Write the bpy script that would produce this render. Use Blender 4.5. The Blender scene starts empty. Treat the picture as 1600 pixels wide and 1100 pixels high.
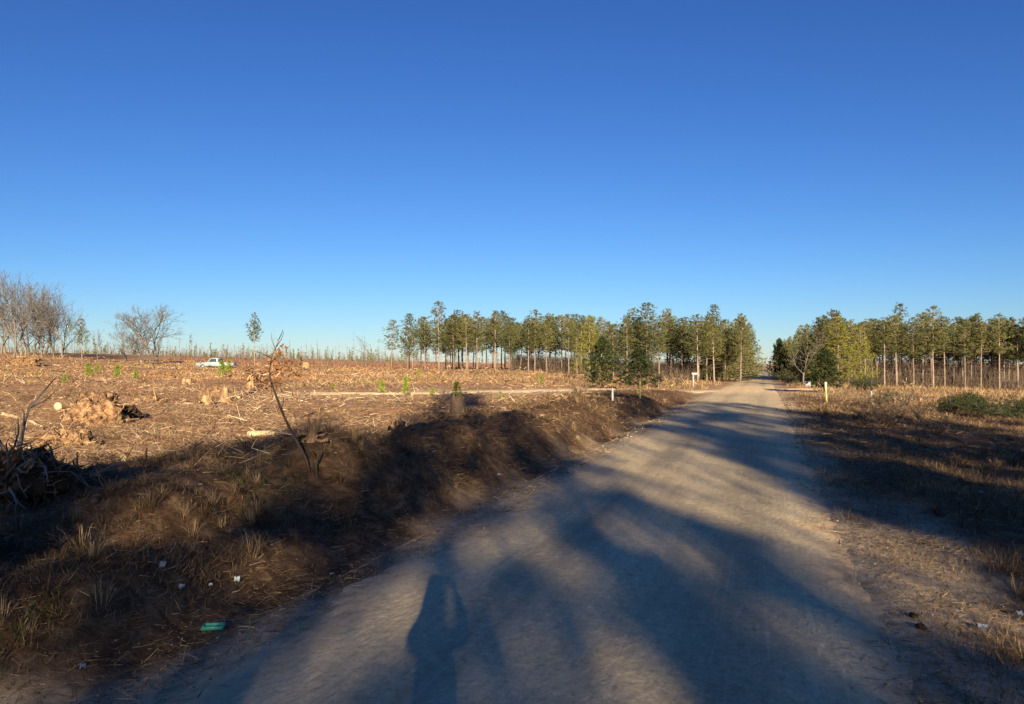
import bpy, math, random
import numpy as np
from mathutils import Vector, Matrix
R = math.radians
SC = bpy.context.scene
COL = SC.collection
# ------------------------------------------------------------------ camera, sky, sun, exposure
CAM_H = 1.70
HORIZON_PX, F_PX = 568.0, 1200.0          # measured on the 1600 x 1100 photograph
cd = bpy.data.cameras.new('camera'); cam = bpy.data.objects.new('camera', cd); COL.objects.link(cam)
cd.sensor_width = 36.0; cd.lens = 36.0 * F_PX / 1600.0
cd.clip_start = 0.02; cd.clip_end = 6000
cam.location = (0, 0, CAM_H)
cam.rotation_euler = (R(90) + math.atan((HORIZON_PX - 550) / F_PX), 0, 0)
SC.camera = cam

SUN_EL = 15.6
SH = math.atan2(-110, 1200)                # shadows run this much left of straight ahead
SDIR = np.array([math.sin(SH), math.cos(SH)])          # the way shadows run on the ground
SPER = np.array([math.cos(SH), -math.sin(SH)])
SKY_STRENGTH, SUN_STRENGTH, EXPOSURE = 0.05, 4.25, 1.55
w = bpy.data.worlds.new('World'); SC.world = w; w.use_nodes = True
nt = w.node_tree; bg = nt.nodes['Background']
sky = nt.nodes.new('ShaderNodeTexSky'); sky.sky_type = 'NISHITA'; sky.sun_disc = False
sky.sun_elevation = R(SUN_EL); sky.sun_rotation = math.atan2(-SDIR[0], -SDIR[1])
sky.altitude = 0; sky.air_density = 1.0; sky.dust_density = 0.0; sky.ozone_density = 4.0
# the phone's colour response: a per-channel tone curve on the physical sky
sep = nt.nodes.new('ShaderNodeSeparateColor'); comb = nt.nodes.new('ShaderNodeCombineColor'); nt.links.new(sky.outputs[0], sep.inputs[0])
KS = SKY_STRENGTH * 2 ** EXPOSURE
for ch, (ga, gp) in enumerate(((.566, 1.35), (.645, 1.26), (.855, 1.1))):
    pw = nt.nodes.new('ShaderNodeMath'); pw.operation = 'POWER'; pw.inputs[1].default_value = gp
    ml = nt.nodes.new('ShaderNodeMath'); ml.operation = 'MULTIPLY'; ml.inputs[1].default_value = ga * KS ** (gp - 1)
    nt.links.new(sep.outputs[ch], pw.inputs[0]); nt.links.new(pw.outputs[0], ml.inputs[0]); nt.links.new(ml.outputs[0], comb.inputs[ch])
nt.links.new(comb.outputs[0], bg.inputs[0])
bg.inputs[1].default_value = SKY_STRENGTH
ld = bpy.data.lights.new('sun', 'SUN'); ld.energy = SUN_STRENGTH; ld.angle = R(0.5); ld.color = (1.0, 0.81, 0.56)
sun = bpy.data.objects.new('sun', ld); COL.objects.link(sun)
sv = Vector((-SDIR[0] * math.cos(R(SUN_EL)), -SDIR[1] * math.cos(R(SUN_EL)), math.sin(R(SUN_EL))))
sun.rotation_euler = sv.to_track_quat('Z', 'Y').to_euler(); sun.location = (6, -40, 30)
SC.view_settings.view_transform = 'Standard'; SC.view_settings.look = 'None'
SC.view_settings.exposure = EXPOSURE; SC.view_settings.gamma = 1.0
SC.cycles.max_bounces = 6; SC.cycles.diffuse_bounces = 3; SC.cycles.transparent_max_bounces = 4
SC.render.film_transparent = False

# ------------------------------------------------------------------ noise and ground shape
def _h(i, j, s):
    n = (i.astype(np.int64) * 374761393 + j.astype(np.int64) * 668265263 + s * 982451653) & 0x7fffffff
    n = ((n ^ (n >> 13)) * 1274126177) & 0x7fffffff
    return ((n ^ (n >> 16)) & 0xffff) / 65535.0
def vnoise(x, y, s=0):
    xi, yi = np.floor(x), np.floor(y); fx, fy = x - xi, y - yi
    u, v = fx * fx * (3 - 2 * fx), fy * fy * (3 - 2 * fy)
    a, b, c, d = _h(xi, yi, s), _h(xi + 1, yi, s), _h(xi, yi + 1, s), _h(xi + 1, yi + 1, s)
    return (a * (1 - u) + b * u) * (1 - v) + (c * (1 - u) + d * u) * v - 0.5
def fbm(x, y, s=0, o=4):
    r = 0; a = 1.0
    for k in range(o):
        r = r + a * vnoise(x * 2 ** k + 17 * k, y * 2 ** k - 9 * k, s + k); a *= 0.5
    return r
def sst(a, b, x):
    t = np.clip((x - a) / (b - a), 0, 1); return t * t * (3 - 2 * t)
RD = np.array([0.3125, 0.9499])                       # the way the road runs
def road_c(y): return -1.17 + 0.329 * y
def road_t(x, y): return (x - road_c(y)) * RD[1]
def road_z(y): return np.interp(y, [-100, 0, 42, 70, 100, 140, 220, 400, 1500], [0.1, 0, -0.02, -0.25, -0.35, -0.1, 0.6, 1.4, 1.5])
TRK = [(-9, 34.0), (-4, 34.5), (2.5, 37.5), (8.5, 46), (15.8, 52.5), (23, 56), (31, 59)]
TP = np.array(TRK, float)
def seg_dist(x, y, P):
    best = np.full(np.shape(x), 1e9)
    for a, b in zip(P[:-1], P[1:]):
        d = b - a; L = d @ d
        t = np.clip(((x - a[0]) * d[0] + (y - a[1]) * d[1]) / L, 0, 1)
        best = np.minimum(best, np.hypot(x - a[0] - t * d[0], y - a[1] - t * d[1]))
    return best
def ground_z(x, y):
    x = np.asarray(x, float); y = np.asarray(y, float)
    t = road_t(x, y); zr = road_z(y); s = -t
    di = np.hypot(x - 15.8, y - 52.5)
    flat = sst(3, 20, di)
    yy = np.clip(y, 20, 150)
    zf = 0.30 + 0.005 * (yy - 20) + np.minimum(0.0004 * np.maximum(-x - 10, 0) ** 2, 3.0)
    zf = zf - 1.0 * sst(-2, 24, x) * sst(48, 76, y) * (1 - sst(180, 300, y))
    lum = vnoise(y * 0.42, s * 0.3, 5) + 0.6 * vnoise(y * 1.1, s * 0.8, 8)
    ridge = (0.13 + 0.62 * lum) * np.exp(-((s - 4.1 - 0.7 * vnoise(y * .3, 0 * y, 3)) / 0.85) ** 2) * (1 - sst(13, 26, y))
    wl = sst(2.45 + 0.35 * vnoise(y * .7, 0 * y, 2), 3.7 + 0.7 * vnoise(y * .5, 0 * y, 9), s)
    zl = (zr - 0.03) * (1 - wl * flat) + (zf) * wl * flat + ridge * flat
    for mx, my, mr_, mh in ((-3.35, 7.3, .62, .30), (-2.75, 5.1, .55, .26), (-2.2, 9.2, .6, .20), (-.95, 12.5, .8, .22), (-4.3, 9.0, .9, .18), (-3.6, 4.2, .5, .22), (.1, 15.6, .9, .18), (1.6, 21.5, 1.2, .22)):
        zl = zl + 1.35 * mh * np.exp(-(((x - mx) / mr_) ** 2 + ((y - my) / (mr_ * 1.5)) ** 2) ** 1.3)
    zl = zl - 0.11 * np.exp(-((s - 2.5) / 0.3) ** 2) * flat
    zR = zr + 0.005 - (0.17 * sst(3.0, 5.2, t) + 0.25 * sst(5, 14, t) + 0.7 * sst(14, 40, t)) * sst(2, 16, di)
    zR = zR + 0.22 * np.exp(-((t - 4.6) / 0.8) ** 2) * (0.15 + vnoise(y * .5, t * .3, 12)) * sst(2, 12, di)
    z = np.where(t < 0, zl, zR)
    m = sst(1.7, 3.2, np.abs(t)) * sst(0.8, 3.0, seg_dist(x, y, TP))
    far = sst(160, 400, np.hypot(x, y))
    z = z + m * (0.11 * fbm(x * .55, y * .55, 21, 4) + 0.28 * vnoise(x * .13, y * .13, 31) * sst(6, 25, np.abs(t))) * (1 - far)
    z = z + .13 * fbm(x * 1.5, y * 1.5, 46, 4) * sst(2.5, 3.4, s) * (1 - sst(6, 9, s)) * (1 - sst(25, 40, y))
    z = z + (0.012 + 0.030 * sst(1.8, 3.4, np.abs(t))) * fbm(x * 3.1, y * 3.1, 41, 3)
    return z
def gz(x, y): return float(ground_z(np.array([x]), np.array([y]))[0])
def at(px, Y):                                          # ground point seen in photo column px, Y metres ahead
    x = (px - 800) / F_PX * Y; return (x, Y, gz(x, Y))
def hit(px, py):                                        # ground point under a photo pixel
    Y = np.geomspace(2.5, 400, 4000); x = (px - 800) / F_PX * Y
    ray = CAM_H - (py - HORIZON_PX) / F_PX * Y
    k = np.argmax(ground_z(x, Y) >= ray)
    return (float(x[k]), float(Y[k]), float(ground_z(x[k:k+1], Y[k:k+1])[0]))

# ------------------------------------------------------------------ mesh helpers
def mesh(name, V, F, mats, mi=None, smooth=False, attr=None):
    """V (n,3); F list of arrays (m,3)/(m,4) or of tuples"""
    me = bpy.data.meshes.new(name)
    V = np.asarray(V, np.float32).reshape(-1, 3)
    if isinstance(F, np.ndarray): F = [F]
    if len(F) and not isinstance(F[0], np.ndarray):
        loops = np.array([i for f in F for i in f], np.int32); tot = np.array([len(f) for f in F], np.int32)
    else:
        loops = np.concatenate([f.ravel() for f in F]).astype(np.int32); tot = np.concatenate([np.full(len(f), f.shape[1]) for f in F]).astype(np.int32)
    me.vertices.add(len(V)); me.vertices.foreach_set('co', V.ravel())
    me.loops.add(len(loops)); me.loops.foreach_set('vertex_index', loops)
    me.polygons.add(len(tot)); st = np.zeros(len(tot), np.int32); st[1:] = np.cumsum(tot)[:-1]
    me.polygons.foreach_set('loop_start', st); me.polygons.foreach_set('loop_total', tot)
    if mi is not None: me.polygons.foreach_set('material_index', np.asarray(mi, np.int32))
    if smooth: me.polygons.foreach_set('use_smooth', np.ones(len(tot), bool))
    for m in (mats if isinstance(mats, (list, tuple)) else [mats]): me.materials.append(m)
    if attr:
        for k, a in attr.items():
            at_ = me.attributes.new(k, 'FLOAT', 'POINT'); at_.data.foreach_set('value', np.asarray(a, np.float32))
    me.update(calc_edges=True); me.validate()
    return me
def obj(name, me, parent=None, loc=None, **props):
    o = bpy.data.objects.new(name, me); COL.objects.link(o)
    if parent: o.parent = parent
    if loc is not None: o.location = loc
    for k, v in props.items(): o[k] = v
    return o
def empty(name, label, cat, loc=(0, 0, 0), rz=0.0, group=None, scale=None):
    o = bpy.data.objects.new(name, None); COL.objects.link(o); o.location = loc; o.rotation_euler = (0, 0, rz)
    o.empty_display_size = 0.2
    o['label'] = label; o['category'] = cat
    if group: o['group'] = group
    if scale: o.scale = (scale,) * 3 if not isinstance(scale, (tuple, list)) else scale
    return o
class G:
    """collects vertices, faces, material index and a per-vertex random value into one mesh"""
    def __init__(s): s.V = []; s.F = []; s.M = []; s.A = []; s.n = 0
    def add(s, V, F, m=0, a=0.5):
        V = np.asarray(V, float).reshape(-1, 3)
        s.V.append(V); s.A.append(np.broadcast_to(np.asarray(a, float), (len(V),)))
        for f in F: s.F.append(tuple(int(i) + s.n for i in f)); s.M.append(m)
        s.n += len(V)
    def tube(s, P, rad, k=6, m=0, a=0.5, cap=True, wob=0.0, rng=None, capm=None):
        P = np.asarray(P, float); n = len(P); V = []
        rad = np.broadcast_to(np.asarray(rad, float), (n,))
        for i in range(n):
            d = P[min(i + 1, n - 1)] - P[max(i - 1, 0)]; d = d / (np.linalg.norm(d) + 1e-9)
            u = np.cross(d, (0, 0, 1.0)) if abs(d[2]) < 0.9 else np.cross(d, (0, 1.0, 0)); u /= np.linalg.norm(u); v = np.cross(d, u)
            for j in range(k):
                th = 2 * math.pi * j / k; r = rad[i] * (1 + (wob * (rng.random() - .5) if rng else 0))
                V.append(P[i] + r * (math.cos(th) * u + math.sin(th) * v))
        F = [(i * k + j, i * k + (j + 1) % k, (i + 1) * k + (j + 1) % k, (i + 1) * k + j) for i in range(n - 1) for j in range(k)]
        s.add(V, F, m, a)
        if cap:
            b = s.n - n * k
            s.F.append(tuple(b + j for j in range(k))[::-1]); s.M.append(m if capm is None else capm)
            s.F.append(tuple(b + (n - 1) * k + j for j in range(k))); s.M.append(m if capm is None else capm)
    def box(s, c, d, m=0, rot=None, a=0.5, taper=1.0):
        x, y, z = np.array(d) / 2
        V = np.array([(-x, -y, -z), (x, -y, -z), (x, y, -z), (-x, y, -z), (-x * taper, -y * taper, z), (x * taper, -y * taper, z), (x * taper, y * taper, z), (-x * taper, y * taper, z)])
        if rot is not None: V = V @ np.array(Matrix.Rotation(rot[0], 3, rot[1])).T
        s.add(V + np.array(c), [(3, 2, 1, 0), (4, 5, 6, 7), (0, 1, 5, 4), (1, 2, 6, 5), (2, 3, 7, 6), (3, 0, 4, 7)], m, a)
    def me(s, name, mats, smooth=False):
        return mesh(name, np.concatenate(s.V), s.F, mats, s.M, smooth, {'rnd': np.concatenate(s.A)})
def sticks(P0, P1, r0, r1, k=4):
    """many thin tapered tubes at once: arrays in, (V, quads) out"""
    P0 = np.asarray(P0, float); P1 = np.asarray(P1, float); n = len(P0)
    d = P1 - P0; d /= np.linalg.norm(d, axis=1, keepdims=True) + 1e-9
    ref = np.where(np.abs(d[:, 2:3]) < 0.9, np.array([[0, 0, 1.0]]), np.array([[0, 1.0, 0]]))
    u = np.cross(d, ref); u /= np.linalg.norm(u, axis=1, keepdims=True); v = np.cross(d, u)
    th = np.arange(k) * 2 * math.pi / k
    ring = u[:, None, :] * np.cos(th)[None, :, None] + v[:, None, :] * np.sin(th)[None, :, None]
    A = P0[:, None, :] + ring * np.asarray(r0)[:, None, None]; B = P1[:, None, :] + ring * np.asarray(r1)[:, None, None]
    V = np.concatenate([A, B], 1).reshape(-1, 3)
    j = np.arange(k); base = (np.arange(n) * 2 * k)[:, None]
    F = np.stack([base + j, base + (j + 1) % k, base + k + (j + 1) % k, base + k + j], -1).reshape(-1, 4)
    return V, F
def blades(C, D, L, W, rng, bend=0.3):
    """flat pointed blades from C along D: 2 stacked pieces, 5 verts"""
    n = len(C); D = D / (np.linalg.norm(D, axis=1, keepdims=True) + 1e-9)
    side = np.cross(D, rng.normal(size=(n, 3))); side /= np.linalg.norm(side, axis=1, keepdims=True) + 1e-9
    nb = np.cross(D, side) * (rng.normal(size=(n, 1)) * bend)
    L = L[:, None]; W = W[:, None]
    a = C - side * W / 2; b = C + side * W / 2
    m = C + D * L * .55 + nb * L * .3
    c = m + side * W * .36; d = m - side * W * .36
    e = C + D * L * (1 - .3 * np.abs(bend)) + nb * L
    V = np.stack([a, b, c, d, e], 1).reshape(-1, 3); base = (np.arange(n) * 5)[:, None]
    return V, base + np.array([[0, 1, 2, 3]]), base + np.array([[3, 2, 4]])

# ------------------------------------------------------------------ materials
def mat(name, ramp, rough=0.9, attr=None, noise=None, bump=None, mixn=0.0, spec=0.15, coord='Object', objrnd=0.0):
    """ramp: [(pos, rgb)...] driven by an attribute, by noise, or by both"""
    m = bpy.data.materials.new(name); m.use_nodes = True; t = m.node_tree; N = t.nodes; L = t.links
    b = N['Principled BSDF']; b.inputs['Roughness'].default_value = rough
    b.inputs['Specular IOR Level'].default_value = spec
    rp = N.new('ShaderNodeValToRGB'); e = rp.color_ramp.elements
    for i, (p, c) in enumerate(ramp):
        if i < 2: el = e[i]; el.position = p
        else: el = e.new(p)
        el.color = (*[min(.85, v * KA) for v in c], 1)
    tc = N.new('ShaderNodeTexCoord'); fac = None
    if attr:
        a = N.new('ShaderNodeAttribute'); a.attribute_name = attr; fac = a.outputs['Fac']
    if noise:
        n = N.new('ShaderNodeTexNoise'); n.inputs['Scale'].default_value = noise[0]; n.inputs['Detail'].default_value = noise[1]; n.inputs['Roughness'].default_value = 0.65
        L.new(tc.outputs[coord], n.inputs['Vector'])
        if len(noise) > 2:
            mp = N.new('ShaderNodeMapping'); mp.inputs['Scale'].default_value = noise[2]; L.new(tc.outputs[coord], mp.inputs[0]); L.new(mp.outputs[0], n.inputs['Vector'])
        if fac is None: fac = n.outputs['Fac']
        else:
            mx = N.new('ShaderNodeMix'); mx.inputs[0].default_value = mixn; L.new(fac, mx.inputs[2]); L.new(n.outputs['Fac'], mx.inputs[3]); fac = mx.outputs[0]
    if objrnd:
        oi = N.new('ShaderNodeObjectInfo'); mr = N.new('ShaderNodeMath'); mr.operation = 'MULTIPLY_ADD'
        mr.inputs[1].default_value = objrnd; L.new(oi.outputs['Random'], mr.inputs[0]); L.new(fac, mr.inputs[2])
        sb = N.new('ShaderNodeMath'); sb.operation = 'SUBTRACT'; sb.inputs[1].default_value = objrnd / 2; L.new(mr.outputs[0], sb.inputs[0]); fac = sb.outputs[0]
    L.new(fac, rp.inputs[0]); L.new(rp.outputs[0], b.inputs['Base Color'])
    if bump:
        n2 = N.new('ShaderNodeTexNoise'); n2.inputs['Scale'].default_value = bump[0]; n2.inputs['Detail'].default_value = 6
        L.new(tc.outputs[coord], n2.inputs['Vector'])
        bp = N.new('ShaderNodeBump'); bp.inputs['Strength'].default_value = bump[1]; bp.inputs['Distance'].default_value = bump[2]
        L.new(n2.outputs['Fac'], bp.inputs['Height']); L.new(bp.outputs[0], b.inputs['Normal'])
    return m
M = {}
KA = 1.33                                    # one common factor on the natural base colours
M['needles'] = mat('pine_needles', [(0.0, (.022, .030, .011)), (.5, (.066, .073, .022)), (1.0, (.13, .125, .040))], attr='rnd', objrnd=.45)
M['needles_yellow'] = mat('yellow_green_needles', [(0.0, (.05, .058, .012)), (.5, (.122, .122, .020)), (1.0, (.20, .18, .034))], attr='rnd', objrnd=.2)
M['cedar'] = mat('cedar_foliage', [(0.0, (.008, .014, .005)), (.5, (.020, .029, .009)), (1.0, (.045, .050, .016))], attr='rnd', objrnd=.2)
M['shrub'] = mat('shrub_leaves', [(0.0, (.014, .026, .008)), (.5, (.04, .062, .016)), (1.0, (.10, .12, .03))], attr='rnd', objrnd=.2)
M['seedling'] = mat('seedling_needles', [(0.0, (.07, .10, .012)), (.5, (.13, .17, .02)), (1.0, (.22, .25, .05))], attr='rnd')
M['bark'] = mat('pine_bark', [(0.25, (.10, .075, .055)), (.75, (.26, .205, .165))], noise=(6, 5, (1, 1, .25)), bump=(14, .5, .03), objrnd=.3)
M['grey_bark'] = mat('grey_bark', [(0.25, (.075, .066, .056)), (.75, (.19, .168, .142))], noise=(5, 5, (1, 1, .3)), objrnd=.3)
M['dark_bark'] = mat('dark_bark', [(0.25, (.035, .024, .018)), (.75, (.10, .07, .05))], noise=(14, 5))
M['twig'] = mat('twigs', [(0.0, (.055, .050, .045)), (1.0, (.155, .140, .122))], attr='rnd')
M['wood'] = mat('weathered_wood', [(0.28, (.07, .042, .022)), (.45, (.20, .125, .065)), (.6, (.34, .22, .115)), (.78, (.48, .34, .19))], noise=(7, 8, (1, 1, .35)), bump=(24, .8, .03))
M['cutwood'] = mat('fresh_cut_wood', [(0.3, (.26, .18, .095)), (.5, (.40, .31, .18)), (.7, (.50, .40, .25))], noise=(14, 7))
M['soil'] = mat('red_clay_soil', [(0.32, (.025, .014, .008)), (.45, (.13, .072, .036)), (.56, (.25, .15, .075)), (.72, (.38, .26, .14))], noise=(7, 12), bump=(9, 1.0, .10))
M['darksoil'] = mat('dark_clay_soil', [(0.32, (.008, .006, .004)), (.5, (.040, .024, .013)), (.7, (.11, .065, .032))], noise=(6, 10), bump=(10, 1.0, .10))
M['chips'] = mat('wood_litter', [(0.0, (.04, .028, .018)), (.3, (.125, .080, .048)), (.62, (.25, .165, .098)), (.85, (.37, .27, .165)), (1.0, (.56, .46, .32))], attr='rnd')
M['straw'] = mat('dry_grass', [(0.0, (.022, .015, .009)), (.35, (.085, .055, .030)), (.7, (.22, .15, .080)), (1.0, (.42, .32, .18))], attr='rnd')
M['weeds'] = mat('field_weeds', [(0.0, (.05, .028, .016)), (.25, (.16, .085, .042)), (.5, (.30, .155, .066)), (.72, (.34, .23, .10)), (.86, (.22, .22, .06)), (1.0, (.17, .21, .045))], attr='rnd')
M['redbrush'] = mat('rusty_brush', [(0.0, (.075, .040, .030)), (1.0, (.19, .105, .070))], attr='rnd')
M['rustleaf'] = mat('rust_leaves', [(0.0, (.14, .055, .015)), (.5, (.32, .14, .045)), (1.0, (.46, .24, .10))], attr='rnd')
M['pebble'] = mat('gravel', [(0.0, (.10, .08, .06)), (.6, (.28, .23, .17)), (1.0, (.62, .55, .46))], attr='rnd')
M['brush'] = mat('stand_brush', [(0.0, (.040, .030, .024)), (1.0, (.125, .092, .068))], attr='rnd')
M['farwood'] = mat('distant_trees', [(0.0, (.085, .075, .066)), (.6, (.165, .145, .125)), (.8, (.075, .078, .042)), (1.0, (.10, .10, .045))], attr='rnd')
def plain(name, c, rough=.6, spec=.3, metal=0.0, var=.15, sc=8):
    c = np.array(c); m = mat(name, [(.3, tuple(c * (1 - var))), (.7, tuple(np.minimum(c * (1 + var), 1)))], rough, noise=(sc, 4), spec=spec)
    m.node_tree.nodes['Principled BSDF'].inputs['Metallic'].default_value = metal; return m
M['yellow'] = plain('yellow_plastic', (.29, .27, .07)); M['palecap'] = plain('pale_yellow_cap', (.55, .50, .25))
M['white'] = plain('white_plastic', (.25, .25, .26)); M['darkpost'] = plain('dark_paint', (.035, .028, .02), .8)
M['postwood'] = plain('post_wood', (.09, .06, .036), .9, .1, sc=20)
M['tealpaint'] = plain('pale_turquoise_paint', (.25, .335, .335), .35, .5); M['whitepaint'] = plain('white_paint', (.28, .285, .29), .35, .5)
M['glass'] = plain('dark_glass', (.03, .04, .055), .1, .6); M['rubber'] = plain('rubber', (.022, .022, .022), .8, .2); M['steel'] = plain('steel', (.45, .45, .44), .4, .5, .8)
M['paper'] = plain('white_paper', (.17, .19, .23), .8, .1); M['teal'] = plain('teal_plastic', (.05, .30, .22), .4, .4); M['greyplastic'] = plain('grey_film', (.42, .47, .46), .5, .3)
M['skin'] = plain('skin', (.50, .30, .21), .6); M['jacket'] = plain('navy_cloth', (.035, .04, .06), .9, .1); M['denim'] = plain('denim', (.06, .08, .13), .9, .1); M['hair'] = plain('brown_hair', (.05, .03, .018), .7)

def ground_material():
    m = bpy.data.materials.new('field_soil'); m.use_nodes = True; t = m.node_tree; N = t.nodes; L = t.links
    b = N['Principled BSDF']; b.inputs['Roughness'].default_value = .95; b.inputs['Specular IOR Level'].default_value = .08
    tc = N.new('ShaderNodeTexCoord')
    def nz(sc, det, vec=None, dist=0.0):
        n = N.new('ShaderNodeTexNoise'); n.inputs['Scale'].default_value = sc; n.inputs['Detail'].default_value = det; n.inputs['Roughness'].default_value = .7
        n.inputs['Distortion'].default_value = dist; L.new(tc.outputs['Object'], n.inputs['Vector']); return n.outputs['Fac']
    def ramp(f, st):
        r = N.new('ShaderNodeValToRGB'); e = r.color_ramp.elements
        for i, (p, c) in enumerate(st):
            el = e[i] if i < 2 else e.new(p); el.position = p; el.color = (*[v * (KA if max(c) < .9 and c[0] != c[2] else 1) for v in c], 1)
        L.new(f, r.inputs[0]); return r.outputs[0]
    def mix(f, a, c, kind='MIX'):
        x = N.new('ShaderNodeMix'); x.data_type = 'RGBA'; x.blend_type = kind
        if isinstance(f, float): x.inputs[0].default_value = f
        else: L.new(f, x.inputs[0])
        L.new(a, x.inputs[6]); L.new(c, x.inputs[7]); return x.outputs[2]
    def attr(n):
        a = N.new('ShaderNodeAttribute'); a.attribute_name = n; return a.outputs['Fac']
    big = ramp(nz(.22, 6), [(.32, (.17, .095, .050)), (.5, (.32, .195, .102)), (.66, (.45, .295, .165))])
    fine = ramp(nz(3.5, 8, dist=.6), [(.28, (.05, .03, .017)), (.45, (.23, .14, .072)), (.62, (.38, .255, .14)), (.8, (.54, .40, .24))])
    soil = mix(.6, big, fine)
    red = ramp(nz(.45, 5), [(.46, (0, 0, 0)), (.62, (1, 1, 1))])
    redc = ramp(nz(2.2, 8), [(.3, (.12, .055, .03)), (.5, (.25, .125, .065)), (.7, (.37, .20, .105))])
    soil = mix(red, soil, redc)
    duff = ramp(nz(5.0, 8, dist=.8), [(.3, (.020, .013, .008)), (.48, (.075, .045, .025)), (.6, (.135, .082, .044)), (.75, (.21, .14, .078))])
    soil = mix(attr('duff'), soil, duff)
    sand = ramp(nz(9, 8), [(.28, (.16, .115, .07)), (.5, (.36, .27, .165)), (.72, (.50, .39, .255))])
    soil = mix(attr('sand'), soil, sand)
    L.new(soil, b.inputs['Base Color'])
    bp = N.new('ShaderNodeBump'); bp.inputs['Strength'].default_value = .9; bp.inputs['Distance'].default_value = .05
    L.new(nz(7, 8, dist=.5), bp.inputs['Height']); L.new(bp.outputs[0], b.inputs['Normal'])
    return m
def road_material():
    m = bpy.data.materials.new('packed_dirt_road'); m.use_nodes = True; t = m.node_tree; N = t.nodes; L = t.links
    b = N['Principled BSDF']; b.inputs['Roughness'].default_value = .9; b.inputs['Specular IOR Level'].default_value = .12
    uv = N.new('ShaderNodeAttribute'); uv.attribute_name = 'across'; lg = N.new('ShaderNodeAttribute'); lg.attribute_name = 'along'
    cmb = N.new('ShaderNodeCombineXYZ'); L.new(uv.outputs['Fac'], cmb.inputs[0]); L.new(lg.outputs['Fac'], cmb.inputs[1])
    def nz(sx, sy, det, dist=0.0):
        mp = N.new('ShaderNodeMapping'); mp.inputs['Scale'].default_value = (sx, sy, 1); L.new(cmb.outputs[0], mp.inputs[0])
        n = N.new('ShaderNodeTexNoise'); n.inputs['Scale'].default_value = 1; n.inputs['Detail'].default_value = det; n.inputs['Roughness'].default_value = .65
        n.inputs['Distortion'].default_value = dist; L.new(mp.outputs[0], n.inputs['Vector']); return n.outputs['Fac']
    def ramp(f, st):
        r = N.new('ShaderNodeValToRGB'); e = r.color_ramp.elements
        for i, (p, c) in enumerate(st):
            el = e[i] if i < 2 else e.new(p); el.position = p; el.color = (*[v * (KA if max(c) < .9 and c[0] != c[2] else 1) for v in c], 1)
        L.new(f, r.inputs[0]); return r.outputs[0]
    def mix(f, a, c, kind='MIX'):
        x = N.new('ShaderNodeMix'); x.data_type = 'RGBA'; x.blend_type = kind
        if isinstance(f, float): x.inputs[0].default_value = f
        else: L.new(f, x.inputs[0])
        L.new(a, x.inputs[6]); L.new(c, x.inputs[7]); return x.outputs[2]
    base = ramp(nz(1.6, .22, 6, .3), [(.3, (.29, .245, .165)), (.5, (.36, .31, .21)), (.72, (.43, .37, .255))])
    streak = ramp(nz(5.0, .22, 7, .9), [(.36, (.27, .225, .155)), (.5, (.36, .305, .21)), (.66, (.45, .385, .28))])
    c = mix(.22, base, streak)
    blot = ramp(nz(2.2, 1.6, 8, .5), [(.3, (.66, .65, .64)), (.52, (1, 1, 1)), (.75, (1.1, 1.09, 1.07))])
    c = mix(.8, c, blot, 'MULTIPLY')
    grain = ramp(nz(38, 30, 4), [(.32, (.55, .53, .5)), (.5, (1, 1, 1)), (.72, (1.12, 1.1, 1.06))])
    c = mix(.7, c, grain, 'MULTIPLY')
    mr = N.new('ShaderNodeMapRange'); mr.inputs[1].default_value = -2.1; mr.inputs[2].default_value = 2.1; wob = N.new('ShaderNodeMath'); wob.operation = 'MULTIPLY_ADD'; wob.inputs[1].default_value = .7
    L.new(nz(1.2, .10, 3), wob.inputs[0]); L.new(uv.outputs['Fac'], wob.inputs[2]); sb_ = N.new('ShaderNodeMath'); sb_.operation = 'SUBTRACT'; sb_.inputs[1].default_value = .35; L.new(wob.outputs[0], sb_.inputs[0]); L.new(sb_.outputs[0], mr.inputs[0])
    trk = ramp(mr.outputs[0], [(.02, (1.0, .99, .98)), (.24, (1.10, 1.09, 1.06)), (.33, (.80, .80, .80)), (.42, (.98, .98, .98)), (.5, (1.12, 1.10, 1.07)), (.60, (.96, .96, .96)), (.70, (.80, .80, .80)), (.80, (1.08, 1.07, 1.04))])
    c = mix(.8, c, trk, 'MULTIPLY')
    fine = ramp(nz(11, .22, 9, 1.4), [(.34, (.78, .78, .78)), (.5, (1, 1, 1)), (.66, (1.16, 1.15, 1.12))])
    c = mix(.32, c, fine, 'MULTIPLY')
    grit = ramp(nz(15, 13, 7, .3), [(.33, (.52, .50, .48)), (.45, (.95, .95, .95)), (.56, (1.02, 1.02, 1.02)), (.68, (1.38, 1.36, 1.32))])
    c = mix(.75, c, grit, 'MULTIPLY')
    scr = ramp(nz(14, .35, 3, 1.2), [(.60, (0, 0, 0)), (.70, (1, 1, 1))])
    lite = N.new('ShaderNodeRGB'); lite.outputs[0].default_value = (.66, .59, .47, 1)
    mm = N.new('ShaderNodeMath'); mm.operation = 'MULTIPLY'; mm.inputs[1].default_value = .32; L.new(scr, mm.inputs[0])
    c = mix(mm.outputs[0], c, lite.outputs[0])
    ed = N.new('ShaderNodeAttribute'); ed.attribute_name = 'edge'
    sidec = ramp(nz(9, 5, 8), [(.28, (.16, .115, .07)), (.5, (.36, .27, .165)), (.72, (.50, .39, .255))])
    c = mix(ed.outputs['Fac'], c, sidec)
    sy = N.new('ShaderNodeAttribute'); sy.attribute_name = 'sandy'
    sandc = ramp(nz(3, 2, 8), [(.3, (.40, .275, .14)), (.5, (.60, .435, .235)), (.7, (.72, .55, .33))])
    warm = N.new('ShaderNodeRGB'); warm.outputs[0].default_value = (1.20, 1.13, 1.0, 1); c = mix(1.0, c, warm.outputs[0], 'MULTIPLY')
    c = mix(sy.outputs['Fac'], c, sandc)
    L.new(c, b.inputs['Base Color'])
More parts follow.
